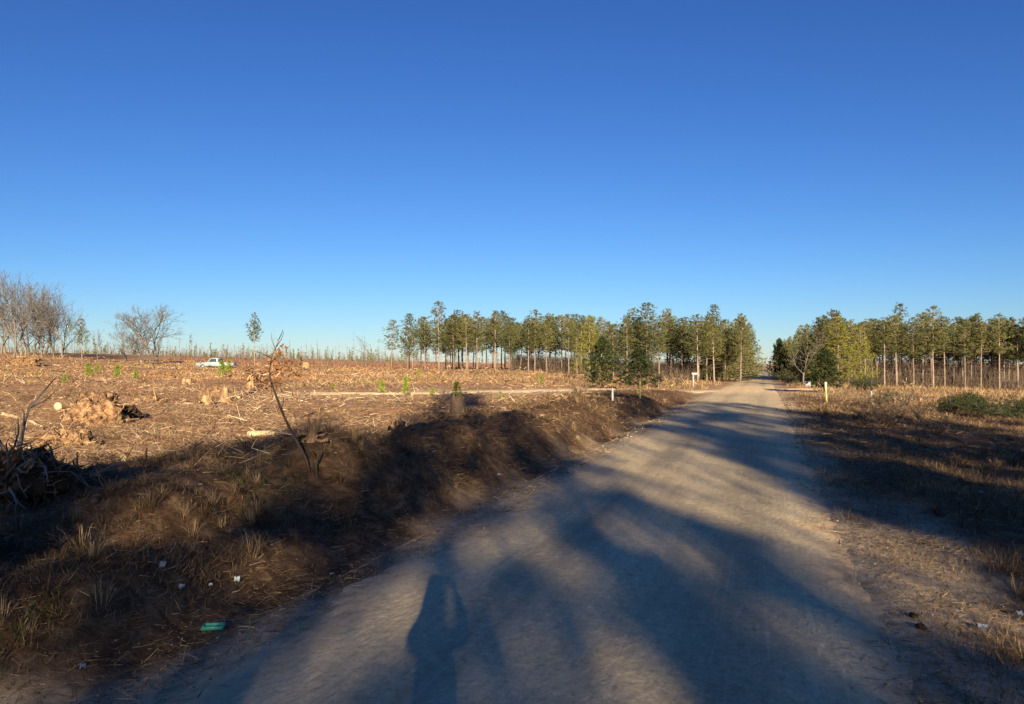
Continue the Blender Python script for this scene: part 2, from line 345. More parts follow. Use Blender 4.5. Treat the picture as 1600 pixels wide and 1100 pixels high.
    bp = N.new('ShaderNodeBump'); bp.inputs['Strength'].default_value = .8; bp.inputs['Distance'].default_value = .02
    L.new(nz(20, 9, 7, .4), bp.inputs['Height']); L.new(bp.outputs[0], b.inputs['Normal'])
    return m
M['ground'] = ground_material(); M['road'] = road_material()

# ------------------------------------------------------------------ ground, road, track
def axis(fine, step, lo, hi, g):
    a = list(np.arange(fine[0], fine[1], step)); s = step; x = fine[0]
    pre = []
    while x > lo: s *= g; x -= s; pre.append(x)
    s = step; x = a[-1]; post = []
    while x < hi: s *= g; x += s; post.append(x)
    return np.array(pre[::-1] + a + post)
gx = axis((-8, 7.5), .055, -900, 900, 1.022); gy = axis((3.2, 15), .055, -110, 1700, 1.022)
X, Y = np.meshgrid(gx, gy); X = X.ravel(); Y = Y.ravel(); Z = ground_z(X, Y)
T = road_t(X, Y); DT = seg_dist(X, Y, TP)
def w1(a, f, s): return f * vnoise(a * s, a * 0, 77)
under = np.maximum(1 - sst(1.6, 2.15, np.abs(T)), 0); Z = Z - .05 * under
nn = fbm(X * .8, Y * .8, 61, 3)
sand = np.clip(sst(1.5, 1.9, np.abs(T)) * (1 - sst(2.0, 2.7, np.abs(T) + .9 * nn - .75 * (T > 0) * (1 - sst(6, 12, Y)))), 0, 1) * np.where(T > 0, 1 - .95 * sst(6.5, 11, Y) * (1 - sst(38, 46, Y)), 1)
sand = np.maximum(sand, 1 - sst(1.85, 2.6, np.abs(T) + .6 * nn))
sand = np.maximum(sand, .9 * (1 - sst(1.4, 3.2, DT + 1.6 * nn)) * sst(20, 30, Y))
sand = np.maximum(sand, .9 * (1 - sst(3, 11, np.hypot(X - 14.5, (Y - 50) * 1.2) + 3 * nn)))
duff = np.where(T < 0, 1 - sst(4.6, 9.0, -T + 3.2 * nn), .9 - .4 * sst(7, 13, T + 3.5 * nn)) * (1 - sst(36, 50, Y))
duff = np.maximum(duff, .55 * sst(-.1, .5, fbm(X * .12, Y * .12, 71, 3)) * (T > 4) * (1 - sst(55, 70, Y)))
nx, ny = len(gx), len(gy); I = np.arange(nx * ny).reshape(ny, nx)
Fq = np.stack([I[:-1, :-1].ravel(), I[:-1, 1:].ravel(), I[1:, 1:].ravel(), I[1:, :-1].ravel()], 1)
obj('ground', mesh('ground', np.stack([X, Y, Z], 1), Fq, M['ground'], smooth=True, attr={'sand': sand, 'duff': np.clip(duff, 0, 1)}), kind='structure')

def strip(name, P, half, lift, wav, seed, nacross=41, step=.12, dip=.07, zfun=None, sandy=False):
    P = np.asarray(P, float); d = np.hypot(*(P[1:] - P[:-1]).T); cum = np.concatenate([[0], np.cumsum(d)])
    s = [0.0]
    while s[-1] < cum[-1]:
        p = np.interp(s[-1], cum, P[:, 1]); s.append(s[-1] + step * max(1, abs(p) / 12))
    s = np.array(s[:-1]); cx, cy = np.interp(s, cum, P[:, 0]), np.interp(s, cum, P[:, 1])
    k = max(3, int(9)); 
    tx, ty = np.gradient(cx), np.gradient(cy); l = np.hypot(tx, ty); nxv, nyv = ty / l, -tx / l
    a = np.linspace(-1, 1, nacross)
    S, A = np.meshgrid(s, a, indexing='ij')
    e = A * half * (1 + 0 * S)
    x = cx[:, None] + nxv[:, None] * e; y = cy[:, None] + nyv[:, None] * e
    z = (zfun or ground_z)(x.ravel(), y.ravel()).reshape(x.shape)
    jag = wav * (fbm(S * .9 + 100 * np.sign(A), S * 0 + seed, seed, 4) + .9 * fbm(S * 5.5, e * 5.5, seed + 3, 4))
    edge = 0
    z = z + lift - dip * sst(half - .66, half - .0, np.abs(e) + jag)
    n0, n1 = x.shape; I = np.arange(n0 * n1).reshape(n0, n1)
    F = np.stack([I[:-1, :-1].ravel(), I[:-1, 1:].ravel(), I[1:, 1:].ravel(), I[1:, :-1].ravel()], 1)
    sd = sst(half - .85, half - .42, np.abs(e) + jag * 2.2)
    sy = np.maximum(0 * sd, 1.0 if sandy else .95 * (1 - sst(6, 15, np.hypot(x - 16.3, y - 55))))
    return mesh(name, np.stack([x, y, z], -1).reshape(-1, 3), F, M['road'], smooth=True, attr={'across': e.ravel(), 'along': S.ravel(), 'edge': sd.ravel(), 'sandy': sy.ravel()})
def road_surface(x, y):
    t = road_t(x, y)
    rut = -.018 * (np.exp(-((t - .85) / .28) ** 2) + np.exp(-((t + .75) / .28) ** 2))
    return road_z(y) + .03 * (1 - (t / 1.9) ** 2) + rut + .012 * fbm(t * 1.2, y * .35, 51, 3) - .02 + .006 * fbm(x * 4, y * 4, 52, 2)
ys = np.concatenate([np.arange(-60, 60, 2.0), np.arange(60, 700, 8.0)])
obj('road', strip('road', np.stack([road_c(ys), ys], 1), 2.32, .006, .16, 4, nacross=107, step=.07, zfun=road_surface), kind='structure')
def smooth_line(P, n=14):
    P = np.asarray(P, float); d = np.concatenate([[0], np.cumsum(np.hypot(*(P[1:] - P[:-1]).T))])
    q = np.linspace(0, d[-1], n * len(P)); Q = np.stack([np.interp(q, d, P[:, 0]), np.interp(q, d, P[:, 1])], 1)
    for _ in range(12): Q[1:-1] = (Q[:-2] + Q[1:-1] * 2 + Q[2:]) / 4
    return Q
obj('cross_track', strip('cross_track', smooth_line(TRK), 1.45, .03, 1.0, 14, 25, .25, .12, sandy=True), kind='structure')

# ------------------------------------------------------------------ trees
def tufts(rng, C, D, n, L, W, spread=1.0):
    """n blades round every tuft centre C, fanned about D"""
    k = len(C); Cc = np.repeat(C, n, 0) + rng.normal(size=(k * n, 3)) * .03
    Dd = np.repeat(D, n, 0) + rng.normal(size=(k * n, 3)) * spread
    Ls = L * rng.uniform(.6, 1.2, k * n); Ws = W * rng.uniform(.7, 1.3, k * n)
    return blades(Cc, Dd, Ls, Ws, rng, .35), np.repeat(np.clip(rng.normal(.5, .2, k), 0, 1), n) + rng.normal(0, .08, k * n)
def crown_mesh(name, rng, segs, segr, C, D, n, L, W, leaf, bark, spread=.9):
    (V, F4, F3), a = tufts(rng, C, D, n, L, W, spread)
    Vs, Fs = sticks(segs[:, 0], segs[:, 1], segr[:, 0], segr[:, 1], 4)
    off = len(V)
    allV = np.concatenate([V, Vs]); A = np.concatenate([np.repeat(np.clip(a, 0, 1), 5), np.full(len(Vs), .5)])
    mi = np.concatenate([np.zeros(len(F4)), np.zeros(len(F3)), np.ones(len(Fs))])
    return mesh(name, allV, [F4.astype(int), F3.astype(int), Fs + off], [leaf, bark], mi, False, {'rnd': A})
def pine_meshes(seed, H=9.0, base=.42, rad=1.25, leaf='needles', dens=1.0, full=False, L=.30, W=.055, nb=7, thick=.011, dead=14):
    rng = np.random.default_rng(seed)
    n = 9; zz = np.linspace(0, H, n); lean = rng.normal(0, .010, 2)
    px = lean[0] * zz + .04 * np.cumsum(rng.normal(0, .35, n)); py = lean[1] * zz + .04 * np.cumsum(rng.normal(0, .35, n)); px -= px[0]; py -= py[0]
    P = np.stack([px, py, zz], 1); g = G()
    r0 = thick * H; rr = r0 * (1 - .88 * (zz / H) ** 1.15); rr[0] *= 1.35
    P[0, 2] = -.25
    g.tube(P, rr, 8, 0, .5, wob=.12, rng=rng)
    def tp(z): return np.array([np.interp(z, zz, px), np.interp(z, zz, py), z])
    for _ in range(dead):                                   # dead lower limbs
        z = rng.uniform(.12, base + .08) * H; th = rng.uniform(0, 6.28); l = rng.uniform(.25, .9) * rad
        p = tp(z); q = p + l * np.array([math.cos(th), math.sin(th), rng.uniform(-.25, .35)])
        g.tube([p, (p + q) / 2 + [0, 0, .04], q], [.016, .011, .004], 4, 0, .5)
    tr = g.me('pine_trunk', [M['bark']])
    segs = []; sr = []; C = []; D = []
    z = base * H
    while z < H * .99:
        f = (z - base * H) / (H - base * H)
        prof = (1 - f) ** .62 * (0.55 + .45 * min(1, f / .22)) if not full else (1 - f) ** .8
        m = rng.integers(3, 6); th0 = rng.uniform(0, 6.28)
        for b in range(m):
            if rng.random() < .12: continue
            th = th0 + 6.28 * b / m + rng.normal(0, .25); l = rad * prof * rng.uniform(.55, 1.25) + .12
            up = -.05 + .75 * f + rng.normal(0, .12)
            d = np.array([math.cos(th), math.sin(th), up]); p = tp(z + rng.normal(0, .08)); mid = p + d * l * .55; q = p + d * l + np.array([0, 0, .18 * l])
            segs += [(p, mid), (mid, q)]; sr += [(.022, .014), (.014, .005)]
            k = max(2, int(l * 5.2 * dens))
            for j in range(k):
                u = rng.uniform(.30, 1.0) if j else 1.0
                c = (p + (mid - p) * u / .55) if u < .55 else mid + (q - mid) * (u - .55) / .45
                side = rng.normal(size=3) * (.20 * (1 - u) + .10) * max(.6, l)
                C.append(c + side); D.append(d * .8 + np.array([0, 0, .55]) + side)
        z += H * rng.uniform(.022, .040) * (1 if not full else .85)
    for _ in range(5): C.append(tp(H) + rng.normal(size=3) * .06); D.append(np.array([0, 0, 1.0]))
    cr = crown_mesh('pine_crown', rng, np.array(segs), np.array(sr), np.array(C), np.array(D), nb, L, W, M[leaf], M['bark'])
    return tr, cr
def plant(name, label, cat, pair, loc, s=1.0, rz=0.0, group=None, names=('trunk', 'crown'), sxy=None):
    e = empty(name, label, cat, loc, rz, group, (s * (sxy or 1), s * (sxy or 1), s))
    for nme, me in zip(names, pair): obj(nme, me, e)
    return e
rs = random.Random(11)
PINES = [pine_meshes(100 + i, 9.0 + .3 * (i % 3),   .35 + .04 * (i % 4), 1.35 + .16 * (i % 3), dens=1.5 + .2 * (i % 2), L=.21, W=.038, nb=11, thick=.0095) for i in range(8)]
THIN = [pine_meshes(140 + i, 9.0, .44 + .05 * (i % 3), 1.15 + .2 * (i % 2), dens=1.6, L=.21, W=.036, nb=11, thick=.0088, dead=26) for i in range(5)]
FULL = [pine_meshes(180 + i, 8.5, .08, 2.0, dens=1.5, full=True, dead=2, L=.22, W=.04, nb=10) for i in range(4)]
YELL = [pine_meshes(190 + i, 8.0, .14, 1.6, leaf='needles_yellow', dens=1.5, full=True, dead=2, L=.21, W=.038, nb=10) for i in range(2)]

def in_view(x, y, m=90): 
    p = 800 + F_PX * x / y; return -m < p < 1600 + m
# the thin stand beyond the stump field
A0, A1 = np.array([-16.8, 111.0]), np.array([22.5, 81.0]); nfront = 23
for r in range(5):
    for i in range(nfront):
        f = (i + .5 * (r % 2)) / (nfront - 1); p = A0 + (A1 - A0) * f + RD * 3.6 * r + np.array([rs.gauss(0, .55), rs.gauss(0, .7)])
        if rs.random() < .10 + .05 * (r > 2): continue
        d = p[1]; want = rs.gauss(71, 7) - (10 if rs.random() < .15 else 0)
        z = gz(*p); h = want * (d - 3.4 * r * .6) / F_PX + CAM_H - z
        pr = PINES[rs.randrange(8)]
        lab = 'slender pine with bare lower trunk in the open stand beyond the stump field'
        grp = 'pines of the open stand left of the road'
        if r == 0 and i == 0: lab = 'round topped pine at the far left end of the open pine stand'; grp = None
        plant('pine_tree', lab, 'pine', pr, (p[0], p[1], z), h / 9.2, rs.uniform(0, 6.28), grp, sxy=1.12 + .45 * rs.random())
# the row that lines the far road on its left
y = 92.0; k = 0
while y < 330:
    off = 5.2 + rs.uniform(-.6, .8); x = road_c(y) - off / RD[1]; z = gz(x, y)
    pr = FULL[k % 4]; lab = 'bushy pine clothed low down lining the far road on its left'; grp = 'bushy pines lining the left of the far road'
    if k == 0: pr = PINES[2]; lab = 'tall spire topped pine with bare pale trunk at the left road corner'; grp = None
    plant('pine_tree', lab, 'pine', pr, (x, y, z), (8.1 if k == 0 else rs.uniform(6.8, 8.0)) / 8.8, rs.uniform(0, 6.28), grp)
    y += 5.0 + .025 * y + rs.uniform(-1, 1); k += 1
for px, d, h in ((1128, 97, 7.2), (1158, 104, 8.2), (1110, 92, 6.8), (1148, 112, 8.4), (1170, 118, 8.0), (1088, 90, 6.8), (1068, 94, 7.0)):
    x, yy, z = at(px, d); plant('pine_tree', 'broad bushy pine filling the stand corner beside the tall spire topped pine', 'pine', FULL[int(d) % 4], (x, yy, z), h / 8.5, rs.uniform(0, 6), 'bushy pines at the stand corner')
# the dense stand right of the road
B0, B1 = np.array([33.0, 80.0]), np.array([60.0, 69.0]); n = 20
for r in range(8):
    for i in range(n):
        p = B0 + (B1 - B0) * (i + .5 * (r % 2)) / (n - 1) + RD * 2.6 * r + np.array([rs.gauss(0, .35), rs.gauss(0, .4)])
        if not in_view(*p, 60) or rs.random() < .06: continue
        z = gz(*p); h = rs.gauss(7.1, .5)
        lab = 'slim pine among crowded trunks in the dense stand right of the road'; grp = 'pines of the dense stand right of the road'
        plant('pine_tree', lab, 'pine', (THIN if r < 5 else PINES)[rs.randrange(5)], (p[0], p[1], z), h / 9.1, rs.uniform(0, 6.28), grp, sxy=1.15 + .3 * rs.random())
y = 84.0; k = 0
while y < 320:
    off = 6.3 + rs.uniform(-.5, .7); x = road_c(y) + off / RD[1]; z = gz(x, y)
    plant('pine_tree', 'dark bushy pine lining the far road on its right', 'pine', FULL[(k + 1) % 4], (x, y, z), rs.uniform(6.6, 7.6) / 8.5, rs.uniform(0, 6.28), 'bushy pines lining the right of the far road')
    y += 5.5 + .03 * y; k += 1
x, yy, z = at(1157, 87); plant('pine_tree', 'broad dark green pine clothed to the ground at the road corner of the open stand', 'pine', FULL[1], (x, yy, z), 7.5 / 8.5, 2.2, None, sxy=1.4)
# single evergreens
def one(px, d, pr, h, h0, name, label, cat, sxy=1.0, rz=0.0):
    return plant(name, label, cat, pr, at(px, d), h / h0, rz, None, sxy=sxy)
one(398, 120, THIN[1], 8.4, 9.0, 'pine_tree', 'lone thin pine standing up from the far edge of the field', 'pine', .95)
one(128, 112, THIN[3], 6.3, 9.0, 'pine_tree', 'small ragged pine beside the bare trees at the field edge', 'pine', 1.15)
one(922, 66, YELL[0], 5.5, 8.0, 'pine_tree', 'yellow green bushy pine standing in front of the open stand', 'pine', 1.3)
one(1308, 62, YELL[1], 5.7, 8.0, 'pine_tree', 'bright yellow green pine standing before the dense right stand', 'pine', 1.55)
one(1345, 68, YELL[0], 5.4, 8.0, 'pine_tree', 'rounded light green pine just right of the bright yellow green pine', 'pine', 1.2, 2.0)
def cedar_meshes(seed, H=3.0, rad=.95, leaf='cedar', base=.12):
    rng = np.random.default_rng(seed); g = G(); g.tube([(0, 0, -.2), (.02, 0, H * .5), (0, .02, H * .95)], [.07, .045, .01], 7)
    C = []; D = []; segs = []; sr = []
    for _ in range(420):
        f = rng.uniform(base, 1) ; th = rng.uniform(0, 6.28); q = (1 - f) / (1 - base)
        rr = rad * min(1, 1.25 * q ** .6) * (1 + .28 * math.sin(3 * th + 9 * f) + .15 * math.sin(7 * th - 14 * f)) * rng.uniform(.45, 1.0)
        c = np.array([rr * math.cos(th), rr * math.sin(th), f * H]); C.append(c); D.append(np.array([c[0], c[1], .6]))
        if rng.random() < .25: segs.append((np.array([0, 0, max(.1, f * H - .25)]), c)); sr.append((.014, .004))
    return g.me('cedar_trunk', [M['dark_bark']]), crown_mesh('cedar_crown', rng, np.array(segs), np.array(sr), np.array(C), np.array(D), 9, .17, .05, M[leaf], M['dark_bark'], .8)
CED = [cedar_meshes(300 + i) for i in range(3)]
one(941, 44, CED[0], 2.9, 3.0, 'cedar_tree', 'ragged dark green cedar behind the brown stake', 'cedar', 1.1)
one(998, 44, CED[1], 2.35, 3.0, 'cedar_tree', 'dense rounded dark cedar directly behind the yellow marker post', 'cedar', 1.4)
one(1288, 46, CED[2], 2.6, 3.0, 'cedar_tree', 'dark green cedar behind the yellow post on the right verge', 'cedar', 1.25)
one(1218, 100, CED[0], 5.2, 3.0, 'cedar_tree', 'dark cedar at the mouth of the far road on its right', 'cedar', .8, 1.0)

def bare_meshes(seed, H=14, spread=.55, levels=5, forks=3, trunk_f=.3, r0=.2, upright=.4, minr=.006):
    rng = np.random.default_rng(seed); T0 = []; Tr = []; S0 = []; Sr = []
    def grow(p, d, l, r, lev):
        q = p; nseg = 3 if lev > 1 else 2; dd = d
        for s in range(nseg):
            dd = dd + rng.normal(size=3) * .13; dd[2] += .04 * upright; dd = dd / np.linalg.norm(dd)
            q2 = q + dd * l / nseg; ra = r * (1 - .35 * s / nseg); rb = r * (1 - .35 * (s + 1) / nseg)
            (T0 if lev >= levels - 1 else S0).append((q, q2)); (Tr if lev >= levels - 1 else Sr).append((ra, rb))
            q = q2
            if lev > 0 and s < nseg - 1 and rng.random() < .85:
                a = rng.normal(size=3); a -= a @ dd * dd; a /= np.linalg.norm(a) + 1e-9
                nd = dd * .6 + a * spread * 1.5; nd[2] += .25 * upright; grow(q, nd / np.linalg.norm(nd), l * rng.uniform(.45, .7), r * .5, lev - 1)
        if lev > 0:
            for _ in range(forks if lev < levels else forks):
                a = rng.normal(size=3); a -= a @ dd * dd; a /= np.linalg.norm(a) + 1e-9
                nd = dd + a * spread * rng.uniform(.6, 1.3); nd[2] += .18 * upright; nd /= np.linalg.norm(nd)
                grow(q, nd, l * rng.uniform(.58, .82), max(minr, r * .60), lev - 1)
    grow(np.array([0, 0, -.3]), np.array([0, 0, 1.0]), H * trunk_f, r0, levels)
    T0, Tr, S0, Sr = map(np.array, (T0, Tr, S0, Sr))
    zmax = max(T0[..., 2].max(), S0[..., 2].max()); k = H / zmax
    V, F = sticks(T0[:, 0] * k, T0[:, 1] * k, Tr[:, 0], Tr[:, 1], 7); tr = mesh('bare_trunk', V, F, M['grey_bark'], smooth=True)
    V, F = sticks(S0[:, 0] * k, S0[:, 1] * k, np.maximum(Sr[:, 0], minr), np.maximum(Sr[:, 1], minr * .7), 3)
    cr = mesh('bare_crown', V, F, M['twig'], attr={'rnd': np.repeat(rng.random(len(S0)), 6)})
    return tr, cr
OAK = [bare_meshes(400 + i, 14, .58, 5, 3, .15, .24, .45, .0155) for i in range(2)]
TALL = [bare_meshes(420 + i, 15, .40, 5, 2, .27, .19, .7, .019) for i in range(4)]
SMALL = [bare_meshes(440 + i, 6, .42, 4, 2, .35, .07, .6, .014) for i in range(3)]
bare = 'bare_tree'
for j, (px, d, h, k, sx) in enumerate([(-30, 128, 14.0, 1, 1.0), (2, 132, 14.5, 0, .9), (14, 150, 14.5, 3, .9), (27, 126, 14.2, 1, .8), (40, 138, 14, 2, .9), (52, 131, 13.3, 3, .85), (64, 128, 12.8, 0, .85), (75, 145, 12.5, 2, .9), (84, 130, 10.8, 3, 1.1), (97, 150, 11.4, 1, .9), (20, 118, 14.6, 2, 1.0), (8, 140, 15.0, 1, 1.1), (46, 146, 14.8, 3, 1.1), (34, 134, 14.6, 0, 1.1), (70, 138, 12.4, 1, 1.1), (58, 152, 14.2, 2, 1.0)]):
    plant(bare, 'tall leafless tree with upright grey limbs in the grove at the left edge', 'bare tree', TALL[k], at(px, d), h / 15, j * 1.3, 'leafless trees of the left grove', sxy=sx)
one(98, 122, OAK[1], 10.6, 14, bare, 'leafless tree with wide low fork at the right end of the left grove', 'bare tree', .85, 1.1)
one(236, 118, OAK[0], 9.4, 14, bare, 'large spreading leafless tree alone on the skyline of the field', 'bare tree', 1.25, .5)
one(247, 124, TALL[3], 9.2, 15, bare, 'leafless tree with round twiggy head just right of the large spreading one', 'bare tree', 1.35, 4.0)
one(222, 121, TALL[0], 8.8, 15, bare, 'twiggy leafless tree tucked against the left side of the large spreading one', 'bare tree', 1.3, 5.0)
one(199, 128, TALL[1], 8.4, 15, bare, 'narrower leafless tree just left of the large spreading one', 'bare tree', 1.2, 2.5)
one(572, 150, SMALL[0], 6.2, 6, bare, 'small leafless tree on the skyline left of the open pine stand', 'bare tree', 1.0)
one(520, 170, SMALL[1], 4.2, 6, bare, 'low leafless tree on the skyline between lone pine and open pine stand', 'bare tree', 1.2)
one(153, 125, SMALL[2], 5.2, 6, bare, 'small leafless tree in the gap between the grove and the spreading tree', 'bare tree', 1.0)
one(1257, 74, SMALL[1], 5.6, 6, bare, 'brown twiggy leafless tree beside the far road on its right', 'bare tree', 1.5)
# tall pines behind the camera, whose shadows lie over the road and the bank
BIG = [pine_meshes(500 + i, 20, .40, 3.0, dens=1.45, L=.42, W=.085, nb=13, thick=.009, dead=6) for i in range(3)]
for u, s, h, k, sx in [(0.55, -40, 21.4, 0, .74), (-2.7, -41, 17.4, 1, .80), (-1.0, -36, 15.2, 2, .62), (-4.2, -40, 15.6, 0, .60), (1.9, -38, 15.2, 1, .62), (2.7, -38, 13.1, 0, .72), (5.5, -36, 17.0, 2, .56), (5.2, -38, 15.0, 1, .50), (6.7, -37, 16.2, 0, .66), (-3.4, -35, 13.0, 1, .62), (7.3, -42, 22.6, 1, .86), (11.3, -40, 21.6, 2, 1.0), (15.2, -43, 20.4, 0, 1.0), (18.6, -39, 18.8, 1, 1.0), (22.5, -42, 19, 2, 1.05), (9.4, -33, 18.0, 0, .95), (6.35, -34, 15.6, 2, .58), (13.4, -31, 16.4, 1, 1.0), (20.6, -34, 16, 0, 1.0)]:
    x, yv = SPER * u + SDIR * s
    plant('pine_tree', 'tall pine behind the viewpoint throwing its shadow over the road', 'pine', BIG[k], (x, yv, gz(x, yv)), h / 20, k * 2.1 + u, 'tall pines behind the viewpoint', sxy=sx)
for u, s, h, k in [(-0.2, -29, 12.4, 3), (8.2, -27, 15.0, 0), (6.6, -30, 16.5, 3), (12.5, -30, 17.5, 1), (2.0, -26, 11.6, 2)]:
    x, yv = SPER * u + SDIR * s
    plant('bare_tree', 'leafless tree behind the viewpoint throwing twig shade over the road', 'bare tree', TALL[k], (x, yv, gz(x, yv)), h / 15, k * 1.1, 'leafless trees behind the viewpoint')
# ------------------------------------------------------------------ stumps, root wads, logs
def stump_mesh_parts(seed, r=.22, h=.45, dirt=False):
    rng = np.random.default_rng(seed); k = 18; V = []; rows = 7
    ph = rng.uniform(0, 6.28, 4); lobes = rng.integers(4, 6)
    for i in range(rows):
        f = i / (rows - 1)
        for j in range(k):
            th = 6.283 * j / k
            flare = 1 + (.40 + .35 * math.sin(lobes * th + ph[0])) * (1 - f) ** 3 + .08 * math.sin(3 * th + ph[1]) + rng.normal(0, .03)
            V.append((r * flare * math.cos(th), r * flare * math.sin(th), -.12 + f * (h + .12) + (0 if f < 1 else .05 * math.sin(th + ph[2]))))
    F = [(i * k + j, i * k + (j + 1) % k, (i + 1) * k + (j + 1) % k, (i + 1) * k + j) for i in range(rows - 1) for j in range(k)]
    body = G(); body.add(V, F); top = G()
    rim = np.array(V[-k:]); c = rim.mean(0) + [0, 0, .01]; rim2 = rim * [0.98, .98, 1] + [0, 0, .002]
    top.add(np.vstack([rim2, c + (rim - c) * .5 + [0, 0, rng.normal(0, .01)], [c]]), [(j, (j + 1) % k, k + (j + 1) % k, k + j) for j in range(k)] + [(k + j, k + (j + 1) % k, 2 * k) for j in range(k)])
    spl = G()
    for _ in range(5):
        th = rng.uniform(0, 6.28); p = np.array([r * .8 * math.cos(th), r * .8 * math.sin(th), h - .05])
        spl.tube([p, p + np.array([rng.normal(0, .02), rng.normal(0, .02), rng.uniform(.08, .2)])], [.03, .006], 5)
    rt = []
    for _ in range(4):
        g = G(); th = rng.uniform(0, 6.28); p = np.array([r * .9 * math.cos(th), r * .9 * math.sin(th), .06]); d = np.array([math.cos(th), math.sin(th), -.12])
        P = [p]; 
        for s in range(4): P.append(P[-1] + d * r * .55 + rng.normal(0, .03, 3))
        g.tube(P, np.linspace(r * .28, .02, 5), 7, wob=.2, rng=rng); rt.append(g)
    return body, top, spl, rt
def stump(label, loc, seed, r, h, tilt=(0, 0), rz=0.0, bark='wood', cut='cutwood', group=None):
    r, h = r * loc[1] / F_PX, h * loc[1] / F_PX          # sizes measured in photo pixels
    b, t, s, rt = stump_mesh_parts(seed, r, h); e = empty('tree_stump', label, 'stump', loc, rz, group); e.rotation_euler = (tilt[0], tilt[1], rz)
    obj('stump_body', b.me('stump_body', [M[bark]], True), e); obj('cut_top', t.me('cut_top', [M[cut]]), e); obj('splinters', s.me('splinters', [M['wood']]), e)
    for g in rt: obj('root', g.me('root', [M[bark]], True), e)
    return e
def clod(g, c, rad, rng, m=0, n=4, rough=.35):
    """lumpy closed lump"""
    import bmesh
    bm = bmesh.new(); bmesh.ops.create_icosphere(bm, subdivisions=n, radius=1.0)
    V = np.array([v.co for v in bm.verts]); F = [[v.index for v in f.verts] for f in bm.faces]; bm.free()
    o = rng.uniform(0, 50, 3)
    nn = fbm(V[:, 0] * 1.6 + o[0], V[:, 1] * 1.6 + V[:, 2] * 1.1 + o[1], int(o[2]), 4) + .6 * vnoise(V[:, 2] * 2.3 + o[2], V[:, 0] * 2 + o[0], 3)
    n3 = fbm(V[:, 0] * 5 + V[:, 2] * 3 + o[1], V[:, 1] * 5 - V[:, 2] * 4 + o[0], int(o[0]) + 9, 4)
    V = V * np.maximum(.25, 1 + 1.25 * rough * nn + .8 * rough * n3)[:, None] * np.array(rad) + np.array(c); g.add(V, F, m)
def root_wad(label, loc, seed, size, nroots, soil, rootmat, rz=0.0, name='root_wad', cat='root wad', fwd=-.3, up=.25, rl=1.0, rr=.05):
    rng = np.random.default_rng(seed); e = empty(name, label, cat, loc, rz)
    g = G(); sx, sy, sz = size
    clod(g, (0, 0, sz * .42), (sx * .5, sy * .5, sz * .60), rng, rough=.45)
    for _ in range(12):
        th = rng.uniform(0, 6.28); q = rng.uniform(.3, 1.05)
        rr_ = rng.uniform(.12, .32) * min(size); clod(g, (sx * .5 * q * math.cos(th), sy * .5 * q * math.sin(th), rng.uniform(-.02, .75 - .5 * q) * sz), (rr_, rr_ * rng.uniform(.6, 1), rr_ * rng.uniform(.5, .9)), rng, n=2, rough=.6)
    obj('soil_mass', g.me('soil_mass', [M[soil]]), e)
    Vc = np.concatenate(g.V); k = int(min(3200, 1500 * max(sx, .5))); pk = Vc[rng.integers(0, len(Vc), k)]; dd = rng.normal(0, 1, (k, 3)); dd[:, 2] = np.abs(dd[:, 2]) * .8; dd /= np.linalg.norm(dd, axis=1, keepdims=True)
    kl = rng.lognormal(0, .55, k) * .065 * max(sx, .7) ** .7; kr = rng.lognormal(0, .45, k) * .0075 * max(sx, .7) ** .7; Vt, Ft = sticks(pk - dd * .03, pk + dd * kl[:, None], kr, kr * .4, 4)
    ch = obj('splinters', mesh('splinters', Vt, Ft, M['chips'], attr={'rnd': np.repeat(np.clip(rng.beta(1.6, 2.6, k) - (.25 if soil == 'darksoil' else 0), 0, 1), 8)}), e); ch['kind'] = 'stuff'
    for i in range(nroots):
        g = G(); th = rng.uniform(0, 6.28); d = np.array([math.cos(th), math.sin(th) * .6 + fwd, rng.uniform(-.35, .75) + up]); d /= np.linalg.norm(d)
        p = np.array([0, 0, sz * .45]) + d * np.array([sx, sy, sz]) * .33; P = [p]; l = rl * rng.uniform(.35, 1.0) * max(sx, sz)
        for s in range(5):
            d = d + rng.normal(0, .22, 3); d[2] -= .10; d /= np.linalg.norm(d); P.append(P[-1] + d * l / 5)
        r = rr * rng.uniform(.4, 1.1); g.tube(P, np.linspace(r, r * .22, 6), 7, wob=.25, rng=rng)
        for b in range(2):
            q = P[2 + b]; d2 = d + rng.normal(0, .7, 3); d2 /= np.linalg.norm(d2); g.tube([q, q + d2 * l * .16, q + d2 * l * .3 + rng.normal(0, .03, 3)], [r * .45, r * .3, r * .1], 5)
        obj('root', g.me('root', [M[rootmat]], True), e)
    return e
